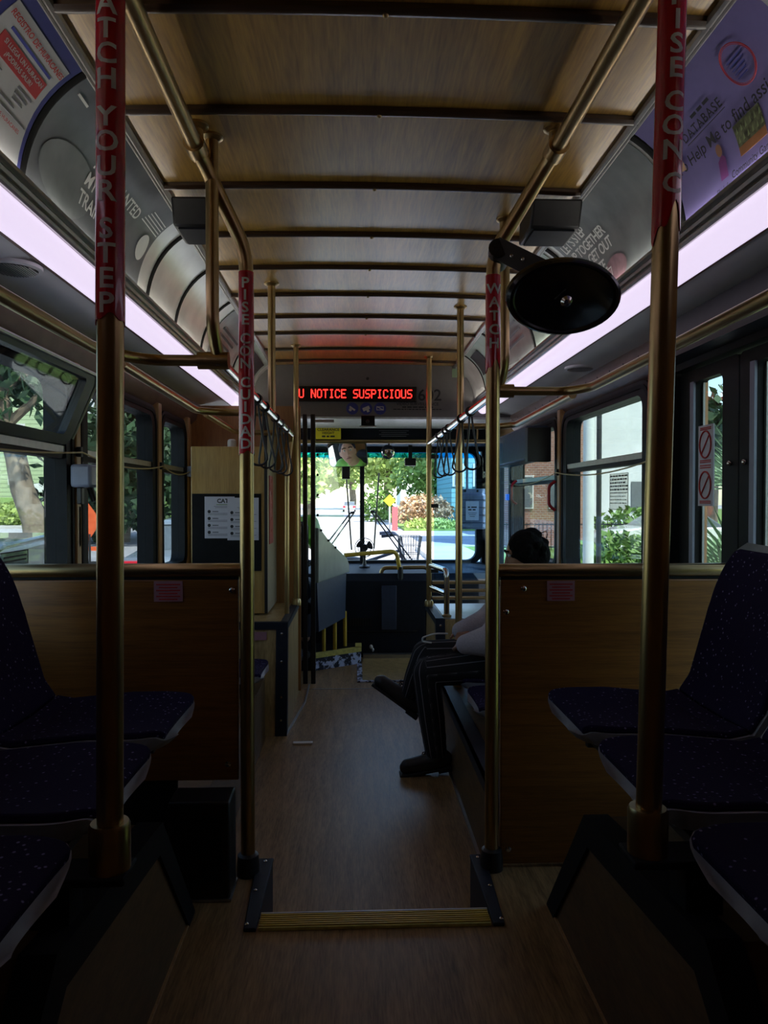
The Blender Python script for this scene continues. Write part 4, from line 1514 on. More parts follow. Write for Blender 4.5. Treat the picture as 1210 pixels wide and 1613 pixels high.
# right, nearest: lilac community database poster
Yc = 1.52
t = poster('advert_poster', 'lilac community database poster, near right', 1, Yc, -0.51, 0.62, M['lilac'])
fm = ad_map(1, Yc, 0.0105)
mb = MB()
mb.text('To Help Me to find assistance for:', 0.046, lambda u, v: fm(-0.155 + u, 0.150 + v), 0.006)
mb.text('DATABASE', 0.036, lambda u, v: fm(-0.285 + u, 0.206 + v), 0.008, spacing=1.15)
dashes(mb, lambda u, v: fm(-0.255 + u, 0.235 + v), -0.05, 0.05, 0, 0.009, 10)
mb.text('Flu Info', 0.022, lambda u, v: fm(-0.290 + u, 0.024 + v), 0.008)
mb.text('Community Gardens', 0.024, lambda u, v: fm(-0.145 + u, 0.038 + v), 0.008)
mb.text('Healthy', 0.026, lambda u, v: fm(0.060 + u, 0.052 + v), 0.008)
ad_rect(mb, 1, Yc, -0.38, -0.19, 0.186, 0.188, 0.0095)
mb.build('lettering', M['ink'], t)
mb = MB(); ad_rect(mb, 1, Yc, 0.075, 0.20, 0.165, 0.30, 0.0075); mb.build('white_square', M['posterwhite'], t)
mb = MB()
for r_, q in ((0.053, 0.0013), (0.049, 0.0007)):
    mb.tube([fm(-0.075 + r_ * 0.92 * cos(a), 0.235 + r_ * sin(a)) for a in [2 * pi * k / 40 for k in range(41)]], q, 6)
mb.build('red_ring', M['inkred'], t)
mb = MB()
for k in range(5):
    ad_rect(mb, 1, Yc, -0.105, -0.045 - 0.006 * k, 0.252 - 0.011 * k, 0.255 - 0.011 * k, 0.0095)
mb.build('text_lines', M['inkblue'], t)
mb = MB(); ad_rect(mb, 1, Yc, -0.20, -0.09, 0.062, 0.082, 0.0085); mb.build('garden_soil', mat('poster_soil', (0.25, 0.10, 0.04), 0.6), t)
mb = MB(); ad_rect(mb, 1, Yc, -0.20, -0.09, 0.0825, 0.135, 0.0085); mb.build('garden_plants', mat('poster_garden', (0.09, 0.10, 0.05), 0.6, var=0.8, scale=60), t)
mb = MB()
for k in range(6):
    u = -0.192 + 0.019 * k
    for dv in (0.0, 0.022):
        mb.add([fm(u, 0.088 + dv), fm(u + 0.007, 0.105 + dv), fm(u + 0.009, 0.09 + dv)], [(0, 1, 2)])
mb.build('garden_leaves', mat('poster_leaf', (0.20, 0.26, 0.12), 0.6), t)
mb = MB(); mb.add([fm(-0.275 + u, v) for u, v in ((-0.02, 0.045), (0.015, 0.045), (0.018, 0.09), (0.004, 0.10), (-0.016, 0.09))], [tuple(range(5))]); mb.build('figure_dress', mat('poster_purple', (0.20, 0.05, 0.22), 0.6), t)
mb = MB(); mb.add([fm(-0.275 + 0.013 * cos(2 * pi * k / 16), 0.114 + 0.016 * sin(2 * pi * k / 16)) for k in range(16)], [tuple(range(16))]); mb.build('figure_head', M['skinbrown'], t)
mb = MB(); mb.add([fm(0.075 + 0.042 * cos(2 * pi * k / 20), 0.108 + 0.030 * sin(2 * pi * k / 20)) for k in range(20)], [tuple(range(20))]); mb.build('food_shape', mat('poster_brick', (0.32, 0.07, 0.06), 0.6), t)
mb = MB(); mb.add([fm(-0.46 + u, v) for u, v in ((-0.03, 0.15), (0.03, 0.14), (0.035, 0.19), (0.0, 0.20), (-0.03, 0.18))], [tuple(range(5))]); mb.build('logo_patch', M['leafrust'], t)

# right, second: vote poster
Yc = 2.50
t = poster('advert_poster', 'grey photo poster urging people to get out and vote', 1, Yc, -0.42, 0.42, M['grayposter2'])
fv = ad_map(1, Yc, 0.0095)
mb = MB()
for k, tx in enumerate(("LET'S STEP", 'UP TOGETHER', 'AND GET OUT', 'THE VOTE.')):
    mb.text(tx, 0.058, lambda u, v: fv(-0.385 + u, 0.262 - 0.054 * k + v), 0.018, align='LEFT', spacing=0.92)
mb.build('lettering', M['letter'], t)
mb = MB()
ad_disc(mb, 1, Yc, -0.06, 0.06, 0.10, 0.045, 0.0075)
mb.build('rose_patch', mat('poster_rose', (0.34, 0.20, 0.24), 0.5, var=0.2), t)
f4 = ad_map(1, Yc, 0.0095)
mb = MB()
ring_o, ring_i = [(-0.155, 0.025), (-0.09, 0.025), (-0.09, 0.08), (-0.155, 0.08)], [(-0.15, 0.03), (-0.095, 0.03), (-0.095, 0.075), (-0.15, 0.075)]
vs = [f4(*q) for q in ring_o] + [f4(*q) for q in ring_i]
mb.add(vs, [(i, (i + 1) % 4, 4 + (i + 1) % 4, 4 + i) for i in range(4)])
mb.add([f4(-0.14, 0.05), f4(-0.125, 0.036), f4(-0.10, 0.07), f4(-0.126, 0.044)], [(0, 1, 2, 3)])
mb.build('tick_box', M['letter'], t)
t = poster('advert_poster', 'pale white notice poster below the convex mirror', 1, 3.37, -0.36, 0.34, M['tealposter'])
mb = MB()
for k in range(6):
    ad_rect(mb, 1, 3.37, -0.12, 0.20 - 0.03 * (k % 3), 0.24 - 0.032 * k, 0.25 - 0.032 * k, 0.0095)
mb.build('text_lines', M['inkgrey'], t)
t = poster('advert_poster', 'grey and black poster at the front end of the right cove', 1, 4.85, -0.33, 0.33, M['tealposter'])
mb = MB(); ad_rect(mb, 1, 4.85, -0.28, -0.02, 0.12, 0.29, 0.0095); ad_rect(mb, 1, 4.85, 0.04, 0.28, 0.03, 0.09, 0.0095); mb.build('dark_block', M['ink'], t)
t = poster('advert_poster', 'plain pale poster just beyond the white notice poster', 1, 4.12, -0.34, 0.34, M['grayposter2'])
mb = MB()
for k in range(3):
    ad_rect(mb, 1, 4.12, -0.25, 0.22, 0.22 - 0.05 * k, 0.235 - 0.05 * k, 0.0095)
mb.build('text_lines', M['inkgrey'], t)

# ================================================================== CABINET BEHIND THE DRIVER, WHEEL BOXES
mb = MB(); mb.box(-1.204, -0.45, 5.14, 5.17, -0.2, 1.80)
struct('wall_driver', mb, M['redwood'])
mb = MB()
mb.prism([(4.22, LOW), (4.30, 0.42), (5.30, 0.42), (5.36, LOW)], 'x', -1.204, -0.468)
wb = struct('wheel_box_left', mb, M['boxwood'])
mb = MB()
mb.prism([(4.215, LOW), (4.295, 0.428), (5.305, 0.428), (5.365, LOW), (5.31, LOW), (5.26, 0.385), (4.335, 0.385), (4.275, LOW)], 'x', -0.474, -0.462)
mb.box(-1.2, -0.462, 4.285, 4.325, 0.385, 0.428)
mb.box(-0.505, -0.462, 4.30, 5.30, 0.42, 0.430)
mb.prism([(4.212, LOW), (4.292, 0.425), (4.30, 0.425), (4.22, LOW)], 'x', -0.53, -0.462)
tr_ = mb.build('edge_trim', M['trim'], wb)
mb = MB()
for zz in (0.36, 0.20, 0.0, -0.13):
    mb = MB(); mb.lathe([(0.007, 0), (0.007, 0.003), (0.003, 0.005)], (-0.497, 4.212 + 0.08 * (zz + 0.22) / 0.64, zz), (0, -1, 0), 10); mb.build('screw', M['chrome'], tr_)
mb = MB(); mb.box(-0.66, -0.585, 4.278, 4.287, 0.325, 0.372); mb.build('warning_label', M['pinklabel'], wb)
mb = MB(); mb.prism([(-0.462, 4.215), (-0.40, 4.9), (-0.40, 5.36), (-0.41, 5.36), (-0.41, 4.9), (-0.472, 4.215)], 'z', LOW, LOW + 0.012); mb.build('floor_bead', M['alu'], wb)

t = thing('driver_cabinet', 'tall wooden cabinet with black notice board behind the driver', 'cabinet', (-0.85, 4.86, 0.43))
MB().box(-1.09, -0.628, 4.60, 5.135, 0.431, 1.478).build('body', M['cabinet'], t, 0.004)
MB().box(-0.628, -0.618, 4.60, 5.135, 0.431, 1.70).build('side_panel', mat('cream_laminate', (0.34, 0.29, 0.19), 0.4), t, label='cream side panel')
MB().box(-0.635, -0.616, 4.594, 4.602, 0.431, 1.70).build('corner_strip', M['black'], t)
MB().box(-1.082, -0.655, 4.588, 4.601, 0.70, 1.183).build('notice_board', M['rubber'], t, label='black notice board')
rs = MB().box(-0.619, -0.6145, 4.70, 4.90, 0.86, 1.30).build('red_sign', M['redplastic'], t, label='tall red lettered strip')
mb = MB()
dashes(mb, lambda u, v: (-0.6138, 4.80 + v, 1.28 - u), 0.0, 0.40, 0.0, 0.07, 4, 0.12, 0.4)
mb.build('lettering', M['posterred'], rs)
for k, (xa, xb, za, zb, lb) in enumerate([(-1.003, -0.818, 0.905, 1.165, 'white printed notice pinned at left of the black board'),
                                          (-0.862, -0.668, 0.893, 1.158, 'white printed notice overlapping its neighbour, half hidden by pole')]):
    y = 4.583 - 0.004 * k
    t = thing('paper_notice', lb, 'notice', ((xa + xb) / 2, y, za))
    MB().box(xa, xb, y, y + 0.0015, za, zb).build('sheet', M['paper'], t)
    cx = (xa + xb) / 2 + 0.02
    mb = MB(); mb.text('CAT', 0.036, on_y(cx, y - 0.001, zb - 0.028), 0.03); mb.build('heading', M['ink'], t)
    mb = MB(); mb.box(cx - 0.04, cx + 0.035, y - 0.001, y, zb - 0.052, zb - 0.048); mb.build('heading_line', M['inkgreen'], t)
    mb = MB()
    for j in range(4):
        zz = zb - 0.093 - 0.043 * j
        mb.box(xa + 0.048, xa + 0.085, y - 0.001, y, zz - 0.003, zz + 0.003)
        mb.box(xa + 0.02, xb - 0.015, y - 0.001, y, zz - 0.013, zz - 0.0105)
        mb.box(xa + 0.02, xb - 0.03 - 0.01 * (j % 2), y - 0.001, y, zz - 0.021, zz - 0.0185)
    for j in range(2):
        mb.box(cx - 0.055 + 0.008 * j, cx + 0.05, y - 0.001, y, zb - 0.062 - 0.008 * j, zb - 0.0595 - 0.008 * j)
    mb.build('text_lines', M['inkgrey'], t)
    mb = MB()
    for j in range(4):
        zz = zb - 0.093 - 0.043 * j
        mb.lathe([(0.010, 0), (0.010, 0.001)], (xa + 0.028, y, zz), (0, -1, 0), 14)
    mb.build('bullet_dots', M['ink'], t)
t = tag(MB().lathe([(0.027, 0), (0.028, 0.03), (0.026, 0.045), (0.015, 0.052), (0.001, 0.053)], (-0.853, 4.70, 1.479), (0, 0, 1), 20).build('white_jar', M['white']), 'small white rounded jar standing on the wooden cabinet', 'jar')

# right wheel box with its guard rails
mb = MB()
mb.prism([(4.74, LOW), (4.83, 0.345), (5.56, 0.345), (5.64, LOW)], 'x', 0.475, 1.204)
wr = struct('wheel_box_right', mb, M['boxwood'])
mb = MB()
mb.prism([(4.735, LOW), (4.825, 0.352), (5.565, 0.352), (5.645, LOW), (5.60, LOW), (5.53, 0.31), (4.865, 0.31), (4.79, LOW)], 'x', 0.468, 0.482)
mb.box(0.468, 0.52, 4.83, 5.565, 0.345, 0.356)
mb.prism([(4.732, LOW), (4.822, 0.352), (4.83, 0.352), (4.74, LOW)], 'x', 0.468, 0.53)
et = mb.build('edge_trim', M['trim'], wr)
mb = MB(); mb.box(0.535, 1.2, 4.85, 5.55, 0.345, 0.350); mb.build('top_plate', M['alu'], wr)
mb = MB(); mb.box(0.64, 0.76, 4.815, 4.823, 0.255, 0.31); mb.build('warning_label', M['pinklabel'], wr)
for zz in (0.31, 0.17):
    mb = MB(); mb.lathe([(0.008, 0), (0.008, 0.003), (0.003, 0.005)], (0.50, 4.735 + 0.09 * (zz + 0.22) / 0.57 - 0.003, zz), (0, -1, 0), 10); mb.build('screw', M['chrome'], et)
t = thing('guard_rail', 'brass double guard rail hoop on the right wheel box', 'rail', (0.55, 4.95, 0.352))
MB().tube(fillet([(0.553, 4.92, 0.352), (0.553, 4.92, 0.665), (0.487, 5.31, 0.665)], 0.05), 0.019, 14).build('hoop', M['chrome'], t)
MB().tube([(0.548, 4.95, 0.505), (0.487, 5.31, 0.505)], 0.016, 12).build('mid_rail', M['chrome'], t)
MB().lathe([(0.032, 0), (0.032, 0.012), (0.02, 0.02)], (0.553, 4.92, 0.352), (0, 0, 1), 20).build('base_collar', M['brass'], t)
for z_, k in ((0.535, 'top'), (0.475, 'middle'), (0.42, 'bottom')):
    tag(MB().tube([(0.50, 5.352, z_), (1.20, 5.352, z_)], 0.013, 12).build('guard_bar', M['brass']), '%s of three brass bars behind the right wheel box hoop' % k, 'rail')
t = thing('acrylic_screen', 'clear bluish acrylic screen clipped to the front right pole', 'screen', (0.85, 5.35, 0.56))
MB().box(0.512, 1.17, 5.348, 5.354, 0.56, 1.56).build('sheet', M['plexiblue'], t)
for z_ in (1.46, 1.50, 1.10, 0.62):
    MB().box(0.488, 0.545, 5.338, 5.362, z_ - 0.014, z_ + 0.014).build('clip', M['black'], t, 0.003)

# ------------------------------------------------------------------ driver barrier, platform, dash
for k, x in enumerate((-0.437, -0.378)):
    t = tag(MB().box(x - 0.017, x + 0.017, 5.40, 5.435, LOW, 1.775).build('door_post', M['black'], bevel=0.004), ['left slim black upright post beside the driver barrier', 'right slim black upright post carrying the driver barrier'][k], 'post')
mb = MB()
A, B = Vector((-0.368, 5.45)), Vector((-0.145, 6.16))
nrm = Vector(((B - A).y, -(B - A).x)).normalized()


def bar(u, z, off=0.0):
    p = A + (B - A) * u + nrm * off
    return (p.x, p.y, z)


def slab(mb, poly, o0, o1):
    n = len(poly)
    vs = [bar(u, z, o0) for u, z in poly] + [bar(u, z, o1) for u, z in poly]
    return mb.add(vs, [tuple(range(n)), tuple(range(2 * n - 1, n - 1, -1))] + [(i, (i + 1) % n, n + (i + 1) % n, n + i) for i in range(n)])


t = thing('driver_barrier', 'grey green half door with clear shield beside the driver', 'barrier', (-0.26, 5.8, -0.05))
slab(MB(), [(0.0, 0.935), (0.05, 0.93), (0.30, 0.835), (0.92, 0.655), (1.0, 0.60), (1.0, 0.535), (0.0, 0.525)], -0.02, 0.03).build('upper_panel', M['barrier'], t, 0.006)
slab(MB(), [(0.0, 0.525), (0.94, 0.535), (0.90, 0.16), (0.05, 0.15)], -0.012, 0.018).build('lower_panel', M['barrierdark'], t, 0.004)
slab(MB(), [(0.0, 0.94), (0.30, 0.84), (0.92, 0.66), (0.88, 1.05), (0.62, 1.42), (0.45, 1.55), (0.0, 1.57)], 0.004, 0.009).build('shield', M['plexi'], t)
for u, z in ((0.02, 1.48), (0.02, 1.33), (0.02, 1.18), (0.02, 1.03), (0.06, 0.915), (0.28, 0.83), (0.50, 0.765)):
    MB().ball(bar(u, z, 0.018 if z > 0.95 else 0.034), 0.010, 10, 6).build('bolt', M['black'], t)
t = thing('driver_platform', 'raised driver platform with yellow edge and scuffed blue riser', 'platform', (-0.6, 6.0, LOW))
P1, P2 = (-0.385, 5.815), (-0.022, 6.065)
MB().prism([(-1.2, 5.815), P1, P2, (-0.022, 6.29), (-1.2, 6.29)], 'z', LOW, -0.095).build('deck', M['rubber'], t)


def edge_quad(mb, a, b, z0, z1, off0, off1):
    d = Vector((b[0] - a[0], b[1] - a[1])).normalized()
    n = Vector((d.y, -d.x))
    vs = []
    for z in (z0, z1):
        for q, o in ((a, off0), (b, off0), (b, off1), (a, off1)):
            vs.append((q[0] + n.x * o, q[1] + n.y * o, z))
    return mb.add(vs, [(0, 1, 2, 3), (7, 6, 5, 4), (0, 4, 5, 1), (1, 5, 6, 2), (2, 6, 7, 3), (3, 7, 4, 0)])


edge_quad(MB(), P1, P2, LOW + 0.002, -0.097, 0.0, 0.006).build('riser', M['wornblue'], t)
mb = MB(); edge_quad(mb, P1, P2, -0.097, -0.085, 0.010, -0.045); edge_quad(mb, P2, (-0.022, 6.25), -0.097, -0.085, 0.008, -0.045); edge_quad(mb, P1, P2, -0.118, -0.095, 0.005, 0.011)
mb.build('edge_strip', M['yellowstep'], t)
for k, (x, y, z1) in enumerate(((-0.325, 5.97, 0.12), (-0.235, 6.02, 0.16), (-0.155, 6.17, 0.20))):
    tag(MB().cyl((x, y, -0.095), (x, y, z1), 0.016, n=12).build('yellow_post', M['amber']), ['leftmost short yellow post under the driver barrier', 'middle short yellow post under the driver barrier', 'rightmost short yellow post under the driver barrier'][k], 'post')

# front floor plate by the door
t = thing('floor_plate', 'wood look floor plate with scuffed blue edging at the entrance', 'floor plate', (0.2, 5.8, LOW))
MB().box(-0.012, 0.46, 5.46, 6.24, LOW + 0.0005, LOW + 0.008).build('plate', M['boxwood'], t)
mb = MB(); mb.box(-0.052, -0.012, 5.43, 6.05, LOW + 0.0005, LOW + 0.010); mb.box(-0.012, 0.46, 5.43, 5.46, LOW + 0.0005, LOW + 0.010)
mb.build('edging', M['wornblue'], t)
MB().box(0.0, 0.46, 6.215, 6.28, LOW + 0.0085, LOW + 0.04).build('sill', M['alu'], t)
tag(MB().box(-0.44, 0.47, 5.245, 5.256, LOW + 0.0003, LOW + 0.003).build('floor_strip', M['alu']), 'thin metal joint strip across the front aisle floor', 'strip')
t = tag(MB().box(-0.415, -0.305, 4.06, 4.088, LOW + 0.0003, LOW + 0.012).build('floor_bracket', M['steel'], bevel=0.003), 'small silver plate lying on the aisle floor at left', 'plate')

# dash
mb = MB()
mb.prism([(6.30, LOW), (6.30, 0.44), (6.36, 0.50), (7.1, 0.53), (7.1, LOW)], 'x', -1.2, 1.18)
ds = struct('trim_dash', mb, M['dash'])
mb = MB(); mb.box(0.16, 0.29, 6.285, 6.302, 0.02, 0.40); mb.build('dash_panel', M['barrierdark'], ds, 0.003)
mb = MB()
for k in range(9):
    mb.box(-0.11 + 0.021 * k, -0.098 + 0.021 * k, 6.292, 6.301, 0.05, 0.12)
mb.build('heater_vent', M['black'], ds)
mb = MB(); mb.box(-0.15, 0.47, 6.292, 6.302, 0.0, 0.008); mb.build('seam', M['black'], ds)
mb = MB(); mb.ball((0.07, 6.30, -0.13), (0.016, 0.008, 0.02), 10, 6); mb.ball((0.085, 6.298, -0.155), (0.01, 0.008, 0.018), 10, 6); mb.build('drain_cap', M['steel'], ds)
for k, (xa, xb) in enumerate(((0.10, 0.62),)):
    t = thing('dash_rail', 'low tan tube rail with bent ends on the front dash', 'rail', (0.37, 6.42, 0.48))
    MB().tube(fillet([(0.155, 6.40, 0.44), (0.165, 6.40, 0.545), (0.575, 6.40, 0.55), (0.60, 6.40, 0.44)], 0.09), 0.018, 12).build('tube', M['brass'], t)
    for x in (0.15, 0.60):
        MB().box(x - 0.045, x + 0.045, 6.38, 6.42, 0.435, 0.475).build('bracket', M['brass'], t, 0.004)
t = thing('yellow_rail', 'yellow bent handrail at the front of the driver area', 'rail', (0.1, 6.3, 0.5))
MB().tube(fillet([(-0.16, 6.20, 0.672), (0.29, 6.32, 0.70), (0.325, 6.33, 0.50)], 0.06), 0.018, 14).build('tube', M['amber'], t)
MB().cyl((0.325, 6.33, 0.44), (0.325, 6.33, 0.56), 0.024, n=16).build('sleeve', M['black'], t)
# small fan on the dash
t = thing('dash_fan', 'small black wire cage fan standing on the dash', 'fan', (0.02, 6.75, 0.522))
fc = Vector((0.018, 6.74, 0.70))
MB().lathe([(0.05, 0), (0.05, 0.012), (0.02, 0.025), (0.012, 0.06), (0.012, 0.12)], (0.018, 6.76, 0.516), (0, 0, 1), 16).build('stand', M['black'], t)
mb = MB()
for r_, o_ in ((0.088, 0.0), (0.088, 0.045), (0.06, -0.012), (0.03, -0.017)):
    mb.tube([(fc.x + r_ * cos(a), fc.y + o_, fc.z + r_ * sin(a)) for a in [2 * pi * k / 28 for k in range(29)]], 0.003, 5)
for k in range(16):
    a = 2 * pi * k / 16
    mb.tube([(fc.x + 0.02 * cos(a), fc.y - 0.018, fc.z + 0.02 * sin(a)), (fc.x + 0.06 * cos(a), fc.y - 0.012, fc.z + 0.06 * sin(a)), (fc.x + 0.088 * cos(a), fc.y, fc.z + 0.088 * sin(a)), (fc.x + 0.088 * cos(a), fc.y + 0.045, fc.z + 0.088 * sin(a))], 0.0016, 4)
mb.build('cage', M['black'], t)
MB().lathe([(0.03, 0), (0.032, 0.04), (0.02, 0.06)], (fc.x, fc.y + 0.015, fc.z), (0, 1, 0), 16).build('motor', M['black'], t)
for k in range(3):
    a = 2 * pi * k / 3 + 0.4
    mb = MB()
    mb.sheet(lambda u, v: (fc.x + (0.015 + 0.062 * v) * cos(a + (u - 0.5) * 1.2), fc.y + 0.012 + 0.02 * (u - 0.5), fc.z + (0.015 + 0.062 * v) * sin(a + (u - 0.5) * 1.2)), 6, 4,
             lambda u, v: (fc.x + (0.015 + 0.062 * v) * cos(a + (u - 0.5) * 1.2), fc.y + 0.014 + 0.02 * (u - 0.5), fc.z + (0.015 + 0.062 * v) * sin(a + (u - 0.5) * 1.2)))
    mb.build('blade', M['black'], t)
# grey covered box with a paper beyond the screen
t = thing('farebox_cover', 'grey slatted box with paper notice hung beyond the clear screen', 'box', (1.0, 6.72, 0.87))
mb = MB()
mb.box(0.885, 1.135, 6.66, 6.80, 0.872, 1.20)
mb.build('body', M['bag'], t, 0.02)
mb = MB()
for k in range(4):
    mb.box(0.888, 1.132, 6.654, 6.661, 0.93 + 0.07 * k, 0.936 + 0.07 * k)
mb.build('slats', M['barrierdark'], t)
MB().box(0.945, 1.065, 6.650, 6.654, 0.955, 1.13).build('paper', M['paper'], t)
mb = MB()
dashes(mb, on_y(1.005, 6.648, 1.075), -0.042, 0.042, 0, 0.012, 8)
dashes(mb, on_y(1.005, 6.648, 1.052), -0.038, 0.038, 0, 0.012, 9)
for k in range(3):
    mb.box(0.965 + 0.008 * k, 1.045 - 0.008 * k, 6.648, 6.650, 1.02 - 0.016 * k, 1.024 - 0.016 * k)
mb.build('lettering', M['ink'], t)
mb = MB(); mb.box(0.90, 1.13, 6.69, 6.78, 1.20, 1.245); mb.tube([(0.97, 6.74, 1.24), (0.97, 6.74, 1.64)], 0.012, 8); mb.build('hanger', M['greybox'], t)
for x in (0.945, 1.06):
    MB().ball((x, 6.688, 1.225), 0.012, 10, 6).build('bolt', M['black'], t)

# mirrors on the visor
mp = Vector((-0.127, 6.45, 1.545))
HEAD = Vector((-0.60, 5.93, 1.205))
mn = ((cam.location - mp).normalized() + (HEAD + Vector((0.0, 0.0, -0.02)) - mp).normalized()).normalized()
mu = Vector((0, 0, 1)); mu = (mu - mn * mu.dot(mn)).normalized(); mr = mu.cross(mn)
t = thing('driver_mirror', 'wide rear view mirror showing the driver face, upper left', 'mirror', mp)


def mplane(poly, h):
    return [tuple(mp + mr * a + mu * b + mn * h) for a, b in poly]


po = rrect(-0.19, 0.17, -0.115, 0.115, 0.035)
pi_ = rrect(-0.184, 0.164, -0.109, 0.109, 0.032)
n_ = len(po)
MB().add(mplane(po, -0.02) + mplane(po, 0.0), [tuple(range(n_)), tuple(range(2 * n_ - 1, n_ - 1, -1))] + [(i, (i + 1) % n_, n_ + (i + 1) % n_, n_ + i) for i in range(n_)]).build('back', M['black'], t)
MB().add(mplane(pi_, 0.0005) + mplane(pi_, 0.0015), [tuple(range(n_))[::-1], tuple(range(n_, 2 * n_))] + [(i, (i + 1) % n_, n_ + (i + 1) % n_, n_ + i) for i in range(n_)]).build('mirror_glass', M['mirror'], t, smooth=0)
MB().tube([mp - mn * 0.02, mp - mn * 0.05 + Vector((0, 0, 0.05)), (mp.x, mp.y + 0.03, 1.66)], 0.010, 8).build('stem', M['black'], t)
t = thing('visor_mirror', 'small round convex mirror hanging at the windscreen top', 'mirror', (0.225, 6.55, 1.58))
rc = Vector((0.225, 6.55, 1.572)); rn = Vector((-0.2, -0.95, -0.1)).normalized()
MB().lathe([(0.052, -0.03), (0.064, -0.012), (0.064, 0.0)], rc, rn, 28).build('back', M['black'], t)
MB().lathe([(0.061, 0.0), (0.050, 0.012), (0.03, 0.021), (0.001, 0.025)], rc, rn, 28).build('mirror_glass', M['mirror'], t)
MB().cyl(rc - rn * 0.02, (0.24, 6.58, 1.66), 0.007, n=8).build('stem', M['black'], t)
t = thing('sensor_box', 'small black box on a stalk below the visor, right of centre', 'sensor', (0.45, 6.9, 1.47))
MB().box(0.40, 0.505, 6.85, 6.92, 1.463, 1.535).build('body', M['black'], t, 0.006)
MB().box(0.435, 0.47, 6.87, 6.90, 1.53, 1.66).build('stalk', M['black'], t)
t = thing('dash_camera', 'small black box hanging below the driver mirror', 'camera', (-0.15, 6.8, 1.34))
MB().box(-0.19, -0.115, 6.74, 6.80, 1.335, 1.50).build('body', M['black'], t, 0.006)
MB().box(-0.165, -0.14, 6.76, 6.785, 1.49, 1.66).build('stalk', M['black'], t)

# driver seat and wheel
t = thing('driver_seat_unit', 'black high backed driving chair behind the barrier', 'chair', (-0.62, 5.7, -0.09))
MB().box(-0.85, -0.40, 5.55, 6.02, 0.26, 0.37).build('cushion', M['rubber'], t, 0.04)
MB().box(-0.83, -0.42, 5.46, 5.58, 0.36, 0.98).build('backrest', M['rubber'], t, 0.04)
MB().lathe([(0.2, 0), (0.2, 0.03), (0.09, 0.06), (0.09, 0.36)], (-0.625, 5.78, -0.10), (0, 0, 1), 20).build('pedestal', M['black'], t)
t = thing('steering_wheel', 'large black steering wheel in front of the driver', 'wheel', (-0.62, 6.4, 0.5))
wc = Vector((-0.62, 6.33, 0.68)); wn = Vector((0, -0.62, 0.78)).normalized(); wu = Vector((1, 0, 0)); wv = wn.cross(wu)
MB().tube([wc + (wu * cos(2 * pi * k / 40) + wv * sin(2 * pi * k / 40)) * 0.215 for k in range(41)], 0.014, 10).build('rim', M['black'], t)
mb = MB()
for k in range(3):
    a = pi / 2 + 2 * pi * k / 3
    mb.tube([wc - wn * 0.03, wc + (wu * cos(a) + wv * sin(a)) * 0.213], 0.012, 8)
mb.lathe([(0.05, -0.03), (0.05, 0.0), (0.03, 0.012)], wc - wn * 0.02, wn, 20)
mb.build('spokes', M['black'], t)
MB().cyl(wc - wn * 0.05, wc - wn * 0.42, 0.032, n=14).build('column', M['black'], t)

# ------------------------------------------------------------------ pull cords and small fittings on the side walls
def cord(label, pts):
    t = thing('pull_cord', label, 'cord', pts[0])
    P = []
    for a, b in zip(pts, pts[1:]):
        for k in range(13):
            u = k / 12
            P.append((a[0] + (b[0] - a[0]) * u, a[1] + (b[1] - a[1]) * u, a[2] + (b[2] - a[2]) * u - 0.035 * 4 * u * (1 - u)))
    MB().tube(P, 0.0035, 6).build('line', M['cord'], t)
    for p_ in pts:
        s_ = 1 if p_[0] > 0 else -1
        MB().box(min(p_[0], s_ * 1.178), max(p_[0], s_ * 1.178), p_[1] - 0.012, p_[1] + 0.012, p_[2] - 0.018, p_[2] + 0.022).build('bracket', M['black'], t, 0.003)
    return t


cord('yellow stop request cord along the left windows', [(-1.15, 1.2, 1.335), (-1.15, 2.95, 1.335), (-1.15, 4.17, 1.335), (-1.15, 4.86, 1.335)])
cord('yellow stop request cord along the right windows', [(1.15, 2.97, 1.31), (1.15, 4.39, 1.31), (1.15, 5.72, 1.27)])
t = thing('wall_box', 'grey rounded box with strobe on the left window pillar', 'box', (-1.12, 2.9, 1.20))
MB().box(-1.166, -1.085, 2.86, 2.985, 1.195, 1.285).build('housing', M['greybox'], t, 0.012)
MB().tube([(-1.12, 2.95, 1.195), (-1.11, 2.96, 1.15), (-1.09, 3.0, 1.165)], 0.014, 10).build('lever', M['black'], t)
MB().box(-1.14, -1.12, 2.86, 2.89, 1.13, 1.195).build('hook', M['black'], t, 0.004)
tag(MB().box(-1.172, -1.166, 2.955, 2.975, 0.96, 1.12).build('hinge_plate', M['alu']), 'narrow metal plate on the left pillar under grey box', 'plate')
tag(MB().box(-1.17, -1.13, 4.835, 4.885, 1.295, 1.365).build('cord_switch', M['greybox'], bevel=0.004), 'small grey switch at the far end of left cord', 'switch')
for (y, z) in ((4.47, 1.17), (5.55, 1.20)):
    lb = 'red emergency handle at far right window' if y > 5 else 'red emergency handle on the nearer right window frame'
    tag(MB().tube(fillet([(1.168, y - 0.01, z - 0.09), (1.13, y, z - 0.06), (1.13, y, z + 0.06), (1.168, y - 0.01, z + 0.09)], 0.03), 0.010, 10).build('release_handle', M['redplastic']), lb, 'handle')
tag(MB().box(1.15, 1.17, 5.82, 5.88, 1.14, 1.19).build('indicator_lamp', M['bluelamp'], bevel=0.003), 'small glowing blue indicator near the front door', 'lamp')
t = thing('door_motor_box', 'dark grey box over the far right window', 'box', (1.08, 5.2, 1.385))
MB().box(1.02, 1.168, 4.62, 5.80, 1.40, 1.62).build('housing', M['barrierdark'], t, 0.012)
MB().box(1.015, 1.165, 4.55, 4.62, 1.385, 1.60).build('end_cap', M['black'], t, 0.004)
t = thing('window_notice', 'white printed notice stuck on the right window', 'notice', (1.20, 3.45, 1.10))
MB().box(1.2115, 1.213, 3.37, 3.62, 1.095, 1.275).build('sheet', glass('clear_film', (0.80, 0.80, 0.78), 0.05), t)
mb = MB()
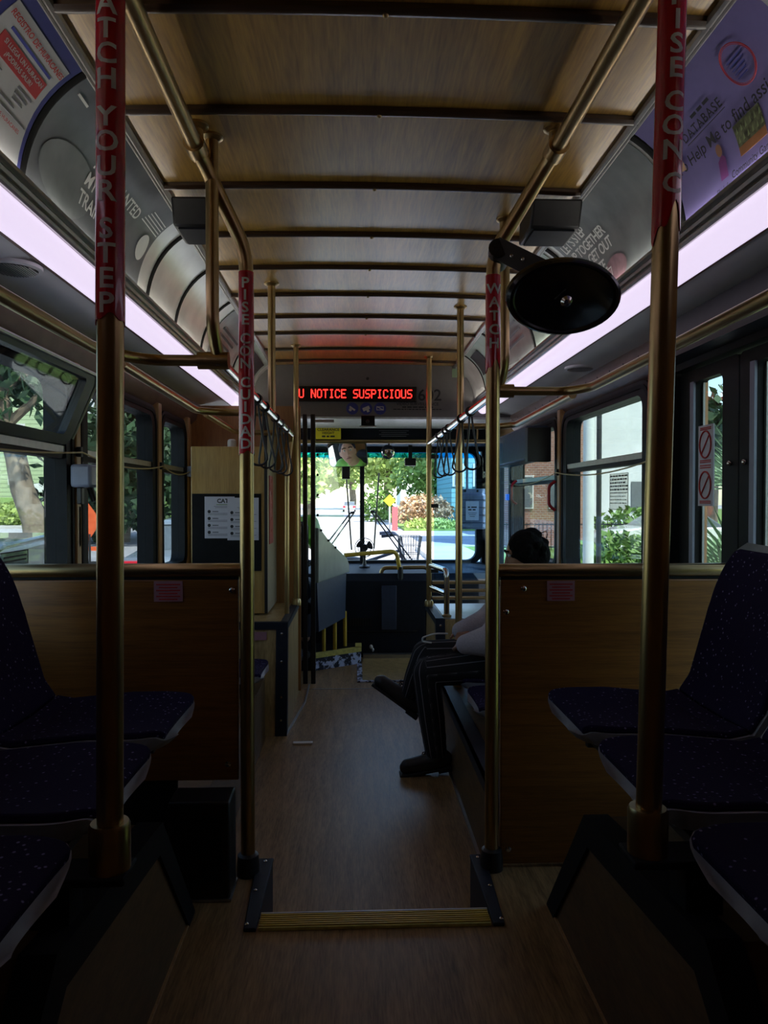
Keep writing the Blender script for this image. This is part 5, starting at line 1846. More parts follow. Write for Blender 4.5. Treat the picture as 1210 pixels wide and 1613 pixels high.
rn_ = random.Random(5)
for k in range(9):
    y_ = 3.61
    hgt = 0.0075 if k < 5 else 0.004
    zc = 1.262 - 0.0165 * k
    while y_ > 3.40:
        wd = rn_.uniform(0.012, 0.035)
        mb.box(1.210, 1.2112, y_ - wd, y_, zc - hgt / 2, zc + hgt / 2)
        y_ -= wd + 0.009
for z_ in (1.272, 1.180, 1.098):
    mb.box(1.210, 1.2112, 3.373, 3.617, z_, z_ + 0.002)
for y_ in (3.373, 3.615):
    mb.box(1.210, 1.2112, y_, y_ + 0.003, 1.098, 1.273)
mb.build('text_lines', M['ink'], t)
t = thing('window_notice', 'small black edged label low on the near left window', 'notice', (-1.21, 2.5, 0.92))
MB().box(-1.2115, -1.2105, 2.40, 2.60, 0.925, 0.975).build('sheet', M['darkglass'], t)
mb = MB()
mb.box(-1.2105, -1.2095, 2.40, 2.60, 0.971, 0.975); mb.box(-1.2105, -1.2095, 2.596, 2.60, 0.925, 0.975)
for k in range(2):
    mb.box(-1.2105, -1.2095, 2.42, 2.585, 0.94 + 0.014 * k, 0.946 + 0.014 * k)
mb.build('text_lines', M['ink'], t)
# white and orange painted outer edges of the exit door leaves
for pb in (2.66, 2.245):
    mb = MB(); mb.box(1.224, 1.234, pb - 0.012, pb + 0.0, 0.30, 1.585); mb.build('outer_edge', M['ochre'], d1)
    mb = MB(); mb.box(1.216, 1.2235, pb - 0.012, pb + 0.0, 0.30, 1.585); mb.build('outer_edge', M['white'], d1)


# ================================================================== PEOPLE
def remeshed(mb, voxel, name, m, parent, smooth_it=6):
    """fuse overlapping volumes into one continuous skin"""
    me = bpy.data.meshes.new(name)
    me.from_pydata([tuple(v) for v in mb.v], [], mb.f)
    ob = bpy.data.objects.new(name, me)
    COL.objects.link(ob)
    r = ob.modifiers.new('remesh', 'REMESH')
    r.mode = 'VOXEL'
    r.voxel_size = voxel
    s = ob.modifiers.new('smooth', 'SMOOTH')
    s.factor = 0.5
    s.iterations = smooth_it
    dg = bpy.context.evaluated_depsgraph_get()
    out = bpy.data.meshes.new_from_object(ob.evaluated_get(dg))
    bpy.data.objects.remove(ob)
    bpy.data.meshes.remove(me)
    q = MB()
    q.v = [tuple(v.co) for v in out.vertices]
    q.f = [tuple(p.vertices) for p in out.polygons]
    bpy.data.meshes.remove(out)
    return q.build(name, m, parent, smooth=80)


def limb(mb, a, b, ra, rb, n=14):
    a, b = Vector(a), Vector(b)
    k = 5
    mb.tube([a.lerp(b, i / k) for i in range(k + 1)], [ra + (rb - ra) * i / k for i in range(k + 1)], n)
    mb.ball(a, ra, 12, 8)
    mb.ball(b, rb, 12, 8)


def frame_of(fwd, up=(0, 0, 1)):
    f = Vector(fwd).normalized()
    r = f.cross(Vector(up)).normalized()
    u = r.cross(f)
    return r, f, u


def head_into(mb, c, fwd, k=1.0):
    """a head with brow, nose, jaw and ears; returns a local-to-world function"""
    r, f, u = frame_of(fwd)
    c = Vector(c)

    def L(x, y, z):
        return c + (r * x + f * y + u * z) * k
    vs, fs = [], []
    n, m_ = 28, 20
    for j in range(1, m_):
        t_ = pi * j / m_
        for i in range(n):
            a = 2 * pi * i / n
            x, y, z = 0.075 * sin(t_) * cos(a), 0.094 * sin(t_) * sin(a), 0.118 * cos(t_)
            if z < -0.02:                       # jaw narrows towards the chin
                q = (-0.02 - z) / 0.098
                x *= 1 - 0.38 * q
                y = y * (1 - 0.25 * q) + 0.018 * q
            if y > 0 and 0.0 < z < 0.045 and 0.012 < abs(x) < 0.05:
                y -= 0.008                      # eye sockets
            if y < 0 and z > -0.03:
                y *= 1.06
            vs.append(L(x, y, z))
    for j in range(m_ - 2):
        for i in range(n):
            a, b = j * n + i, j * n + (i + 1) % n
            fs.append((a, b, b + n, a + n))
    o = len(vs)
    vs += [L(0, 0, 0.118), L(0, 0.018, -0.118)]
    for i in range(n):
        fs.append((o, (i + 1) % n, i)); fs.append((o + 1, (m_ - 2) * n + i, (m_ - 2) * n + (i + 1) % n))
    mb.add(vs, fs)
    mb.tube([L(0, 0.088, 0.028), L(0, 0.102, 0.0), L(0, 0.112, -0.018), L(0, 0.092, -0.026)], [0.008 * k, 0.010 * k, 0.014 * k, 0.010 * k], 10)
    for s in (-1, 1):
        e = MB().ball((0, 0, 0), (0.009, 0.018, 0.030), 10, 8)
        mb.add([L(s * 0.077 + v[0], -0.004 + v[1], 0.0 + v[2]) for v in e.v], e.f)
        mb.tube([L(s * 0.012, 0.090, 0.038), L(s * 0.035, 0.086, 0.042), L(s * 0.055, 0.070, 0.036)], 0.008 * k, 8)
    mb.tube([L(-0.024, 0.083, -0.055), L(0, 0.092, -0.053), L(0.024, 0.083, -0.055)], 0.008 * k, 8)
    return L


def hand_into(mb, wrist, d, palm, thumb_side, curl=0.5):
    """palm, four unequal bent fingers and a thumb from the side of the palm"""
    wrist = Vector(wrist); d = Vector(d).normalized(); p = Vector(palm)
    p = (p - d * p.dot(d)).normalized()
    s = d.cross(p) * thumb_side
    for a in (-0.022, -0.007, 0.008, 0.023):
        limb(mb, wrist + s * a * 0.7 + d * 0.01, wrist + s * a + d * 0.088, 0.014, 0.012, 8)
    for a, ln in ((0.026, 0.070), (0.009, 0.080), (-0.009, 0.074), (-0.025, 0.058)):
        q = wrist + s * a + d * 0.088
        dirn = d.copy()
        for seg, rr in ((0.45, 0.0092), (0.32, 0.0085), (0.23, 0.0075)):
            dirn = (dirn + p * curl * 0.55).normalized()
            e = q + dirn * ln * seg
            limb(mb, q, e, rr, rr * 0.93, 8)
            q = e
    q = wrist + s * 0.028 + d * 0.03
    e = q + (s * 0.7 + d * 0.6 + p * 0.25).normalized() * 0.042
    limb(mb, q, e, 0.013, 0.0105, 8)
    limb(mb, e, e + (s * 0.2 + d * 0.9 + p * 0.3).normalized() * 0.032, 0.0105, 0.0085, 8)


def face_bits(t, L, k, skin_dark, eyes=(0.03, 0.02, 0.02, 1)):
    for s in (-1, 1):
        mb = MB(); mb.ball(L(s * 0.030, 0.079, 0.024), 0.0115 * k, 12, 8); e = mb.build('eye', M['white'], t)
        mb = MB(); mb.ball(L(s * 0.030, 0.0885, 0.024), 0.0055 * k, 10, 6); mb.build('iris', M['ink'], e)
        mb = MB(); mb.tube([L(s * 0.012, 0.094, 0.046), L(s * 0.032, 0.093, 0.051), L(s * 0.052, 0.078, 0.044)], 0.0045 * k, 6); mb.build('eyebrow', M['hair'], t)
    mb = MB(); mb.tube([L(-0.024, 0.086, -0.056), L(0, 0.0975, -0.0545), L(0.024, 0.086, -0.056)], [0.004 * k, 0.006 * k, 0.004 * k], 8); mb.build('lips', skin_dark, t)


lipmat = mat('lip_tone', (0.26, 0.09, 0.08), 0.5)

# ---- seated passenger on the right bench, legs crossed, turned towards the aisle
t = thing('person', 'person in grey jumper and pinstriped trousers seated on right bench, legs crossed', 'person', (0.75, 3.65, 0.25))
HIPN, HIPF = Vector((0.79, 3.585, 0.335)), Vector((0.79, 3.745, 0.345))
KN, KF = Vector((0.285, 3.60, 0.288)), Vector((0.290, 3.69, 0.362))
AN, AF = Vector((0.335, 3.60, -0.115)), Vector((0.225, 3.80, 0.13))
TN, TF = Vector((0.195, 3.60, -0.178)), Vector((0.075, 3.83, 0.185))
CH, NK, HD = Vector((0.83, 3.665, 0.60)), Vector((0.815, 3.665, 0.765)), Vector((0.79, 3.665, 0.868))
SN, SF = Vector((0.80, 3.495, 0.68)), Vector((0.80, 3.835, 0.68))
EN, EF = Vector((0.645, 3.44, 0.485)), Vector((0.66, 3.87, 0.48))
WN, WF = Vector((0.505, 3.50, 0.452)), Vector((0.52, 3.80, 0.465))
body = MB()
PL = head_into(body, HD, (-0.94, 0.12, -0.30), 0.93)
limb(body, NK, HD + Vector((0.01, 0, -0.06)), 0.052, 0.05)
limb(body, (0.82, 3.665, 0.34), CH, 0.12, 0.125)
limb(body, CH, NK, 0.11, 0.055)
for sh, el, wr_, hp, kn, an, to in ((SN, EN, WN, HIPN, KN, AN, TN), (SF, EF, WF, HIPF, KF, AF, TF)):
    limb(body, CH + (sh - CH) * 0.6, sh, 0.075, 0.055)
    limb(body, sh, el, 0.048, 0.037)
    limb(body, el, wr_, 0.037, 0.024)
    limb(body, hp, kn, 0.078, 0.054)
    limb(body, kn, an, 0.052, 0.034)
    limb(body, an + Vector((0, 0, -0.03)), to.lerp(an, 0.25), 0.030, 0.022)
hand_into(body, WN, (-0.35, 0.75, -0.12), (0, 0.1, -1), 1, 0.7)
hand_into(body, WF, (-0.35, -0.75, -0.12), (0, -0.1, -1), -1, 0.7)
remeshed(body, 0.0065, 'body', M['skinbrown'], t, 4)
face_bits(t, PL, 0.93, lipmat)
top = MB()
limb(top, (0.82, 3.665, 0.31), (0.835, 3.665, 0.58), 0.142, 0.145)
limb(top, CH, (0.82, 3.665, 0.715), 0.135, 0.075)
for sh, el, wr_ in ((SN, EN, WN), (SF, EF, WF)):
    limb(top, CH + (sh - CH) * 0.55, sh, 0.09, 0.073)
    limb(top, sh, el, 0.082, 0.098)
    limb(top, el, wr_ + (wr_ - el) * 0.25, 0.098, 0.050)
limb(top, (0.74, 3.58, 0.58), (0.58, 3.50, 0.46), 0.11, 0.07)
limb(top, (0.72, 3.56, 0.36), (0.62, 3.50, 0.37), 0.10, 0.06)
remeshed(top, 0.009, 'jumper', M['jumper'], t, 5)
tro = MB()
limb(tro, (0.80, 3.60, 0.335), (0.80, 3.74, 0.34), 0.125, 0.125)
for hp, kn, an in ((HIPN, KN, AN), (HIPF, KF, AF)):
    limb(tro, hp, kn, 0.098, 0.070)
    limb(tro, kn, kn.lerp(an, 0.55), 0.068, 0.066)
    limb(tro, kn.lerp(an, 0.55), kn.lerp(an, 0.98), 0.066, 0.055)
tobj = remeshed(tro, 0.009, 'trousers', M['pants'], t, 4)
me = tobj.data
at = me.attributes.new('stripe', 'FLOAT', 'POINT')
off = WL[t.name]
segs = [(HIPN, KN), (KN, AN), (HIPF, KF), (KF, AF)]
for i, v in enumerate(me.vertices):
    p_ = v.co + off
    best = None
    for a_, b_ in segs:
        d_ = b_ - a_
        q_ = max(0, min(1, (p_ - a_).dot(d_) / d_.length_squared))
        c_ = a_ + d_ * q_
        if best is None or (p_ - c_).length < best[0]:
            best = ((p_ - c_).length, a_, d_.normalized(), c_)
    _, a_, d_, c_ = best
    e_ = p_ - c_
    e_ = e_ - d_ * e_.dot(d_)
    ref = Vector((0, 1, 0)); ref = (ref - d_ * ref.dot(d_)).normalized()
    at.data[i].value = 0.5 + math.atan2(e_.dot(d_.cross(ref)), e_.dot(ref)) / (2 * pi)
for an, to, up in ((AN, TN, Vector((0, 0, 1))), (AF, TF, Vector((0.35, 0, 0.94)))):
    bm_ = MB()
    d_ = (to - an).normalized()
    heel = an - d_ * 0.045 - up * 0.045
    limb(bm_, an + up * 0.085, an - up * 0.02, 0.052, 0.050)
    limb(bm_, heel, an + d_ * 0.04 - up * 0.035, 0.042, 0.045)
    limb(bm_, an + d_ * 0.03 - up * 0.03, to, 0.045, 0.036)
    limb(bm_, to, to + d_ * 0.015, 0.037, 0.030)
    b_ = remeshed(bm_, 0.006, 'boot', M['boot'], t, 4)
    so = MB()
    n2 = d_.cross(up).normalized()
    hb, tb = heel - up * 0.036, to - up * 0.030
    ds_ = (tb - hb).normalized(); us_ = n2.cross(ds_)
    Rm = Matrix((ds_, n2, us_)).transposed()
    if us_.dot(up) < 0:
        us_ = -us_
    so.obox((hb + tb) / 2 + ds_ * 0.006 - us_ * 0.006, ((tb - hb).length + 0.075, 0.078, 0.014), Rm)
    so.obox(hb - us_ * 0.014, (0.07, 0.074, 0.02), Rm)
    so.build('sole', M['sole'], b_, 0.004)
    lc = MB(); q_ = an + d_ * 0.05 + up * 0.03
    lc.tube([q_, q_ + d_ * 0.022 + n2 * 0.01, q_ + d_ * 0.03 - up * 0.02, q_ + d_ * 0.008], 0.003, 6)
    lc.build('lace', M['sole'], b_)
hr = MB()
rng = random.Random(3)
hr.ball(PL(0, -0.018, 0.030), (0.092, 0.092, 0.098), 20, 14)
hr.ball(PL(0, -0.055, -0.015), (0.080, 0.070, 0.085), 18, 12)
bun = HD + Vector((0.035, -0.005, 0.105))
hr.ball(bun, (0.046, 0.044, 0.034), 16, 10)
for k in range(70):
    a, b = rng.uniform(0, 2 * pi), rng.uniform(-0.4, 1.2)
    c_ = Vector(PL(0, -0.03, 0.02)) + Vector((cos(a) * cos(b) * 0.092, sin(a) * cos(b) * 0.092, sin(b) * 0.092))
    if (c_ - Vector(PL(0, 0.10, -0.03))).length > 0.095:
        hr.ball(c_, rng.uniform(0.012, 0.020), 8, 6)
hair = remeshed(hr, 0.006, 'hair', M['hair'], t, 2)
cu = MB()
for k in range(16):
    a = rng.uniform(0, 2 * pi)
    p0 = bun + Vector((rng.uniform(-0.03, 0.06), rng.uniform(-0.04, 0.04), rng.uniform(-0.08, 0.02)))
    cu.tube([p0, p0 + Vector((0.022 + 0.01 * cos(a), 0.014 * sin(a), 0.012)), p0 + Vector((0.034, 0.012 * sin(a + 1), -0.006)), p0 + Vector((0.03, 0.01 * sin(a + 2), -0.026))], 0.0022, 5)
cu.build('curls', M['hair'], hair)
tag(MB().tube(fillet([(0.40, 3.66, 0.47), (0.33, 3.64, 0.475), (0.27, 3.64, 0.455), (0.27, 3.64, 0.435), (0.315, 3.63, 0.43)], 0.04), 0.0042, 8).build('white_cable', M['white']), 'white cable loop lying on the seated passenger knee', 'cable')

# ---- driver, mostly hidden behind the cabinet; seen in the mirror
t = thing('person', 'driver in green high visibility vest, face seen in the mirror', 'person', (-0.62, 5.8, 0.37))
body = MB()
DL = head_into(body, HEAD, (mp - HEAD), 1.0)
dn, dc = Vector((-0.62, 5.85, 1.06)), Vector((-0.62, 5.80, 0.84))
limb(body, dn, HEAD + Vector((0, -0.02, -0.06)), 0.058, 0.056)
limb(body, (-0.62, 5.75, 0.45), dc, 0.145, 0.150)
limb(body, dc, dn, 0.13, 0.06)
DS = []
for s in (-1, 1):
    sh = Vector((-0.62 + s * 0.19, 5.81, 0.95)); el = Vector((-0.62 + s * 0.26, 6.0, 0.74)); wr_ = Vector((-0.62 + s * 0.17, 6.20, 0.76))
    hp = Vector((-0.62 + s * 0.10, 5.78, 0.43)); kn = Vector((-0.62 + s * 0.14, 6.18, 0.42)); an = Vector((-0.62 + s * 0.13, 6.19, 0.02))
    DS.append((sh, el, wr_, hp, kn, an))
    limb(body, dc + (sh - dc) * 0.6, sh, 0.09, 0.065)
    limb(body, sh, el, 0.055, 0.043)
    limb(body, el, wr_, 0.042, 0.028)
    limb(body, hp, kn, 0.085, 0.06)
    limb(body, kn, an, 0.056, 0.04)
    limb(body, an + Vector((0, 0, -0.045)), an + Vector((0, 0.06, -0.06)), 0.04, 0.03)
    hand_into(body, wr_, (-s * 0.15, 0.75, 0.25), (-s * 0.4, 0.2, -0.8), s, 0.9)
remeshed(body, 0.007, 'body', M['skinlight'], t, 3)
face_bits(t, DL, 1.0, lipmat)
v_ = MB()
limb(v_, (-0.62, 5.75, 0.47), (-0.62, 5.80, 0.82), 0.165, 0.172)
limb(v_, dc, (-0.62, 5.835, 1.0), 0.16, 0.085)
for sh, el, wr_, hp, kn, an in DS:
    limb(v_, dc + (sh - dc) * 0.6, sh, 0.105, 0.078)
    limb(v_, sh, el, 0.076, 0.064)
remeshed(v_, 0.010, 'vest', M['hivis'], t, 4)
tp = MB()
for sh, el, wr_, hp, kn, an in DS:
    limb(tp, hp, kn, 0.10, 0.075)
    limb(tp, kn, an, 0.07, 0.055)
limb(tp, DS[0][3], DS[1][3], 0.12, 0.12)
remeshed(tp, 0.010, 'trousers', M['navycloth'], t, 4)
hr = MB()
hr.ball(DL(0, -0.022, 0.040), (0.085, 0.090, 0.086), 18, 12)
hr.ball(DL(0, -0.01, 0.085), (0.072, 0.072, 0.045), 18, 12)
remeshed(hr, 0.007, 'cap', M['navycloth'], t, 2)

# ================================================================== OUTSIDE THE BUS
G = -0.60
mb = MB(); mb.box(-120, 120, -60, 200, G - 0.2, G)
struct('ground', mb, M['asphalt'])
mb = MB(); mb.prism([(-60, 46), (-13, 46), (-13, 120), (-60, 120)], 'z', G, G + 0.12); struct('lawn_left', mb, M['grass'])
mb = MB(); mb.prism([(46.5, G + 0.1), (50, 1.25), (120, 1.3), (120, G)], 'x', -60, -14); struct('lawn_bank', mb, M['grass'])
mb = MB(); mb.prism([(2.6, 39.8), (60, 39.8), (60, 120), (2.6, 120)], 'z', G, G + 0.12); struct('lawn_right_far', mb, M['grass'])
mb = MB(); mb.prism([(-60, 43.5), (-12, 43.5), (-12, 46), (-60, 46)], 'z', G, G + 0.14); struct('pavement_left', mb, M['concrete'])
mb = MB(); mb.prism([(2.0, -20), (3.6, -20), (3.6, 25), (2.0, 25)], 'z', G, G + 0.14); struct('pavement_right', mb, M['concrete'])
mb = MB(); mb.prism([(3.6, -20), (30, -20), (30, 25), (3.6, 25)], 'z', G, G + 0.12); struct('lawn_right', mb, M['grass'])
mb = MB(); mb.box(-3.3, -3.15, -40, 21, G, G + 0.004); mb.box(-7, 3, 22.3, 22.8, G, G + 0.004); struct('road_marking', mb, M['white'])


def leaf_blob(mb, c, r, n, size, rng, squash=(1, 1, 1)):
    """a volume of single leaves"""
    for _ in range(n):
        while True:
            p_ = Vector((rng.uniform(-1, 1), rng.uniform(-1, 1), rng.uniform(-1, 1)))
            if 0.25 < p_.length < 1:
                break
        q = Vector((c[0] + p_.x * r * squash[0], c[1] + p_.y * r * squash[1], c[2] + p_.z * r * squash[2]))
        a = Vector((rng.uniform(-1, 1), rng.uniform(-1, 1), rng.uniform(-1, 1))).normalized()
        b = a.cross(Vector((rng.uniform(-1, 1), rng.uniform(-1, 1), rng.uniform(-1, 1)))).normalized()
        s = size * rng.uniform(0.6, 1.3)
        o = len(mb.v)
        mb.v += [tuple(q - a * s), tuple(q + b * s * 0.5), tuple(q + a * s), tuple(q - b * s * 0.5)]
        mb.f.append((o, o + 1, o + 2, o + 3))


def tree(label, x, y, h, crown_r, trunk_r, m, seed, lean=(0, 0), n=1600, leaf=0.35, zc=None, name='tree', group=None, blobs=7, bark='bark'):
    rng = random.Random(seed)
    t = thing(name, label, 'tree', (x, y, G), group)
    if trunk_r:
        tp_ = Vector((x + lean[0], y + lean[1], G + h * 0.72))
        mb = MB()
        pts = [Vector((x, y, G - 0.1)).lerp(tp_, k / 6) + Vector((rng.uniform(-1, 1), rng.uniform(-1, 1), 0)) * trunk_r * 0.3 for k in range(7)]
        mb.tube(pts, [trunk_r * (1.25 - 0.6 * k / 6) for k in range(7)], 12)
        for k in range(4):
            a = rng.uniform(0, 2 * pi)
            s0 = pts[3 + k % 3]
            mb.tube([s0, s0 + Vector((cos(a), sin(a), 0.9)) * crown_r * 0.35, s0 + Vector((cos(a) * 0.9, sin(a) * 0.9, 1.3)) * crown_r * 0.6], [trunk_r * 0.5, trunk_r * 0.35, trunk_r * 0.15], 8)
        mb.build('trunk', M[bark], t)
    mb = MB()
    cz = zc if zc is not None else G + h * 0.75
    for k in range(blobs):
        a = 2 * pi * k / blobs + rng.uniform(-0.4, 0.4)
        rr = crown_r * rng.uniform(0.35, 0.7) if k else 0
        leaf_blob(mb, (x + lean[0] + rr * cos(a), y + lean[1] + rr * sin(a), cz + rng.uniform(-0.35, 0.35) * crown_r), crown_r * rng.uniform(0.45, 0.62), n // blobs, leaf, rng)
    mb.build('foliage', M[m], t, smooth=0)
    return t


def bush(label, x, y, rx, rz, m, seed, n=700, leaf=0.16, ry=None):
    rng = random.Random(seed)
    mb = MB()
    leaf_blob(mb, (x, y, G + rz * 0.85), 1.0, n, leaf, rng, (rx, ry or rx * 0.7, rz))
    o = mb.build('bush', M[m], smooth=0)
    return tag(o, label, 'bush')


# trees ahead through the windscreen
tree('tall yellow green tree filling the left of the windscreen', -5.2, 52, 9, 4.2, 0.3, 'leafbright', 11, n=3600, leaf=0.36, zc=4.2)
tree('yellow green street tree behind the left windscreen wiper', -4.6, 74, 12, 5.6, 0.4, 'leafbright', 12, n=3600, leaf=0.42, zc=5.0)
tree('distant tree closing the street beyond the crossing', -0.5, 125, 15, 9.5, 0.5, 'leafbright', 13, n=3600, leaf=0.7, zc=7.5)
tree('mossy street tree just right of the windscreen bar', 3.0, 72, 11, 4.4, 0.25, 'leafbright', 14, n=3200, leaf=0.4, zc=5.2)
tree('large green tree on the right corner lawn', 6.6, 57.5, 8.0, 3.9, 0.3, 'leaf', 15, n=3600, leaf=0.3, zc=3.6)
tree('dense green tree at the far right corner', 11.5, 62, 10, 5.0, 0.3, 'leaf', 16, n=2800, leaf=0.4, zc=4.5)
bush('rust coloured bush on the right corner lawn', 4.0, 42.5, 1.7, 1.12, 'leafrust', 21, 1500, 0.15)
bush('low yellow green hedge below the rust coloured bush', 4.2, 40.8, 1.6, 0.38, 'leafbright', 22, 900, 0.12)
bush('dark green clump behind the yellow diamond sign', 1.6, 56, 1.4, 1.5, 'leaf', 23, 700, 0.2)
t = thing('road_sign', 'yellow diamond road sign on white post ahead of the bus', 'sign', (1.86, 41, G))
mb = MB(); mb.obox((1.86, 41, 1.06), (0.50, 0.02, 0.50), (0, pi / 4, 0)); mb.build('plate', M['signyellow'], t)
MB().cyl((1.86, 41.05, G), (1.86, 41.05, 1.0), 0.05, n=8).build('post', M['white'], t)
tag(MB().box(1.96, 2.26, 40.2, 40.5, G, 0.72).build('red_pillar', M['postred']), 'short red pillar beside the yellow road sign', 'pillar')
t = thing('house', 'pale gabled house behind the right corner trees', 'house', (9, 84, G))
MB().box(5, 15, 82, 90, G, 5.2).build('wall', M['outwhite'], t)
MB().prism([(4.4, 5.1), (15.6, 5.1), (10, 8.2)], 'y', 81.5, 90.5).build('roof', M['outwhite'], t)
t = thing('house', 'teal clapboard house with white windows seen through the screen', 'house', (8, 46, G))
MB().box(5.75, 13, 44, 52, G, 9.5).build('wall', M['tealsiding'], t)
MB().prism([(5.4, 9.5), (13.4, 9.5), (9.4, 12.5)], 'y', 43.6, 52.4).build('roof', M['roof'], t)
for xw in (6.15, 7.4, 9.4):
    f = MB().box(xw - 0.36, xw + 0.36, 43.93, 44.0, 1.9, 3.3).build('window', M['white'], t)
    MB().box(xw - 0.2, xw + 0.2, 43.90, 43.94, 2.0, 2.55).build('pane', M['pane'], f)
    MB().box(xw - 0.2, xw + 0.2, 43.90, 43.94, 2.65, 3.2).build('pane', M['pane'], f)

# left side
t = thing('house', 'pale green clapboard house with white trim on the left corner', 'house', (-26, 61, G))
MB().box(-33, -19.6, 56, 66, G, 7.2).build('wall', M['siding'], t)
MB().prism([(-33, 7.2), (-19.6, 7.2), (-26.3, 11.5)], 'y', 56.0, 66).build('gable', M['siding'], t)
mb = MB()
for s in (-1, 1):
    xe = -26.3 + s * 7.3
    mb.add([(xe, 55.4, 6.75), (xe, 66.5, 6.75), (-26.3, 66.5, 11.5), (-26.3, 55.4, 11.5), (xe, 55.4, 7.1), (xe, 66.5, 7.1), (-26.3, 66.5, 11.85), (-26.3, 55.4, 11.85)],
           [(0, 1, 2, 3), (7, 6, 5, 4), (0, 4, 5, 1), (1, 5, 6, 2), (2, 6, 7, 3), (3, 7, 4, 0)])
mb.build('roof', M['white'], t)
for (xw, zw) in ((-21.9, 6.0), (-25.6, 6.0), (-21.6, 3.0), (-25.4, 3.0)):
    f = MB().box(xw - 0.75, xw + 0.75, 55.9, 56.0, zw - 0.8, zw + 0.8).build('window', M['white'], t)
    MB().box(xw - 0.6, xw - 0.05, 55.86, 55.92, zw - 0.65, zw + 0.65).build('pane', M['pane'], f)
    MB().box(xw + 0.05, xw + 0.6, 55.86, 55.92, zw - 0.65, zw + 0.65).build('pane', M['pane'], f)
tree('old leaning oak trunk with dark crown outside the near left window', -10.55, 25, 9, 4.6, 0.36, 'leafdark', 31, lean=(-2.2, 1), n=2600, leaf=0.3, zc=6.6, name='oak_tree')
tree('dark evergreen tree behind the orange diamond sign', -9.6, 30, 9, 3.6, 0.4, 'leafdark', 32, n=2600, leaf=0.3, zc=2.6, name='evergreen_tree')
tree('dark evergreen tree seen in the farthest left window', -8.0, 34, 9, 3.6, 0.4, 'leafdark', 33, n=2200, leaf=0.3, zc=3.2, name='evergreen_tree')
bush('sunlit green bush at left on the far kerb', -20.8, 46.5, 2.0, 0.9, 'leafbright', 34, 900, 0.2)
bush('sunlit fern like bush nearer the oak on the far kerb', -18.0, 46.2, 1.3, 1.0, 'leafbright', 35, 800, 0.2)
t = thing('road_sign', 'orange diamond roadworks sign seen edgewise through the left window', 'sign', (-7.25, 20, G))
Rm = Euler((0, 0, radians(68))).to_matrix() @ Euler((0, pi / 4, 0)).to_matrix()
MB().obox((-7.32, 20, 0.53), (0.80, 0.02, 0.80), Rm).build('plate', M['orange'], t)
mb = MB(); mb.cyl((-7.25, 20.03, G), (-7.25, 20.03, 0.2), 0.03, n=8); mb.box(-7.6, -6.9, 20.0, 20.08, G, G + 0.06); mb.build('stand', M['black'], t)
tag(MB().box(-9.4, -8.2, 25.0, 25.05, G, G + 0.14).build('road_barrier', M['orange']), 'low orange barrier board beyond the orange diamond sign', 'barrier')


def car(label, x, y, rz, paint, z=G):
    t = thing('car', label, 'car', (x, y, z), None, rz)
    off = Vector((x, y, z))

    def B(mb):
        mb.v = [tuple(Vector(v) + off) for v in mb.v]
        return mb
    prof = [(-2.2, 0.32), (-2.25, 0.62), (-2.1, 0.86), (-1.35, 0.93), (-0.75, 1.33), (0.35, 1.38), (1.05, 0.95), (1.95, 0.80), (2.2, 0.58), (2.2, 0.32)]
    lo = [(-2.2, 0.32), (-2.25, 0.62), (-2.1, 0.86), (-1.35, 0.93), (1.05, 0.95), (1.95, 0.80), (2.2, 0.58), (2.2, 0.32)]
    B(MB().prism(lo, 'x', -0.86, 0.86)).build('body', M[paint], t, 0.05)
    B(MB().prism([(-1.38, 0.92), (-0.75, 1.33), (0.35, 1.38), (1.08, 0.93)], 'x', -0.70, 0.70)).build('cabin', M['pane'], t, 0.04)
    B(MB().prism([(-0.82, 1.315), (-0.70, 1.37), (0.30, 1.42), (0.42, 1.36)], 'x', -0.68, 0.68)).build('roof', M[paint], t, 0.02)
    for sx in (-1, 1):
        for yy in (-1.35, 1.35):
            w_ = B(MB().lathe([(0.31, -0.1), (0.33, -0.06), (0.33, 0.06), (0.31, 0.1), (0.2, 0.1)], (sx * 0.77, yy, 0.33), (1, 0, 0), 20)).build('wheel', M['rubber'], t)
            B(MB().lathe([(0.19, 0), (0.17, 0.02), (0.03, 0.025)], (sx * 0.86, yy, 0.33), (sx, 0, 0), 16)).build('hub', M['alu'], w_)
        B(MB().box(sx * 0.66 - 0.17, sx * 0.66 + 0.17, -2.275, -2.12, 0.60, 0.82)).build('tail_lamp', M['tail'], t, 0.02)
        B(MB().box(sx * 0.66 - 0.15, sx * 0.66 + 0.15, 2.05, 2.19, 0.55, 0.68)).build('headlamp', M['white'], t, 0.02)
    B(MB().box(-0.25, 0.25, -2.27, -2.24, 0.55, 0.66)).build('number_plate', M['white'], t)
    t.rotation_euler = (0, 0, rz)
    return t


car('silver car with red tail lamp ahead in the left lane', -2.75, 13.3, 0, 'carsilver')
car('dark slate car beside the bus under the near left window', -3.7, 7.0, 0, 'cardark')
car('white car parked by the green house', -20.6, 51.5, pi / 2, 'carwhite', 1.27)
car('white car beyond the grey pole outside the right window', 9.3, 21.5, pi / 2, 'carwhite')
car('small distant car far down the street ahead', -0.9, 100, 0, 'carsilver')

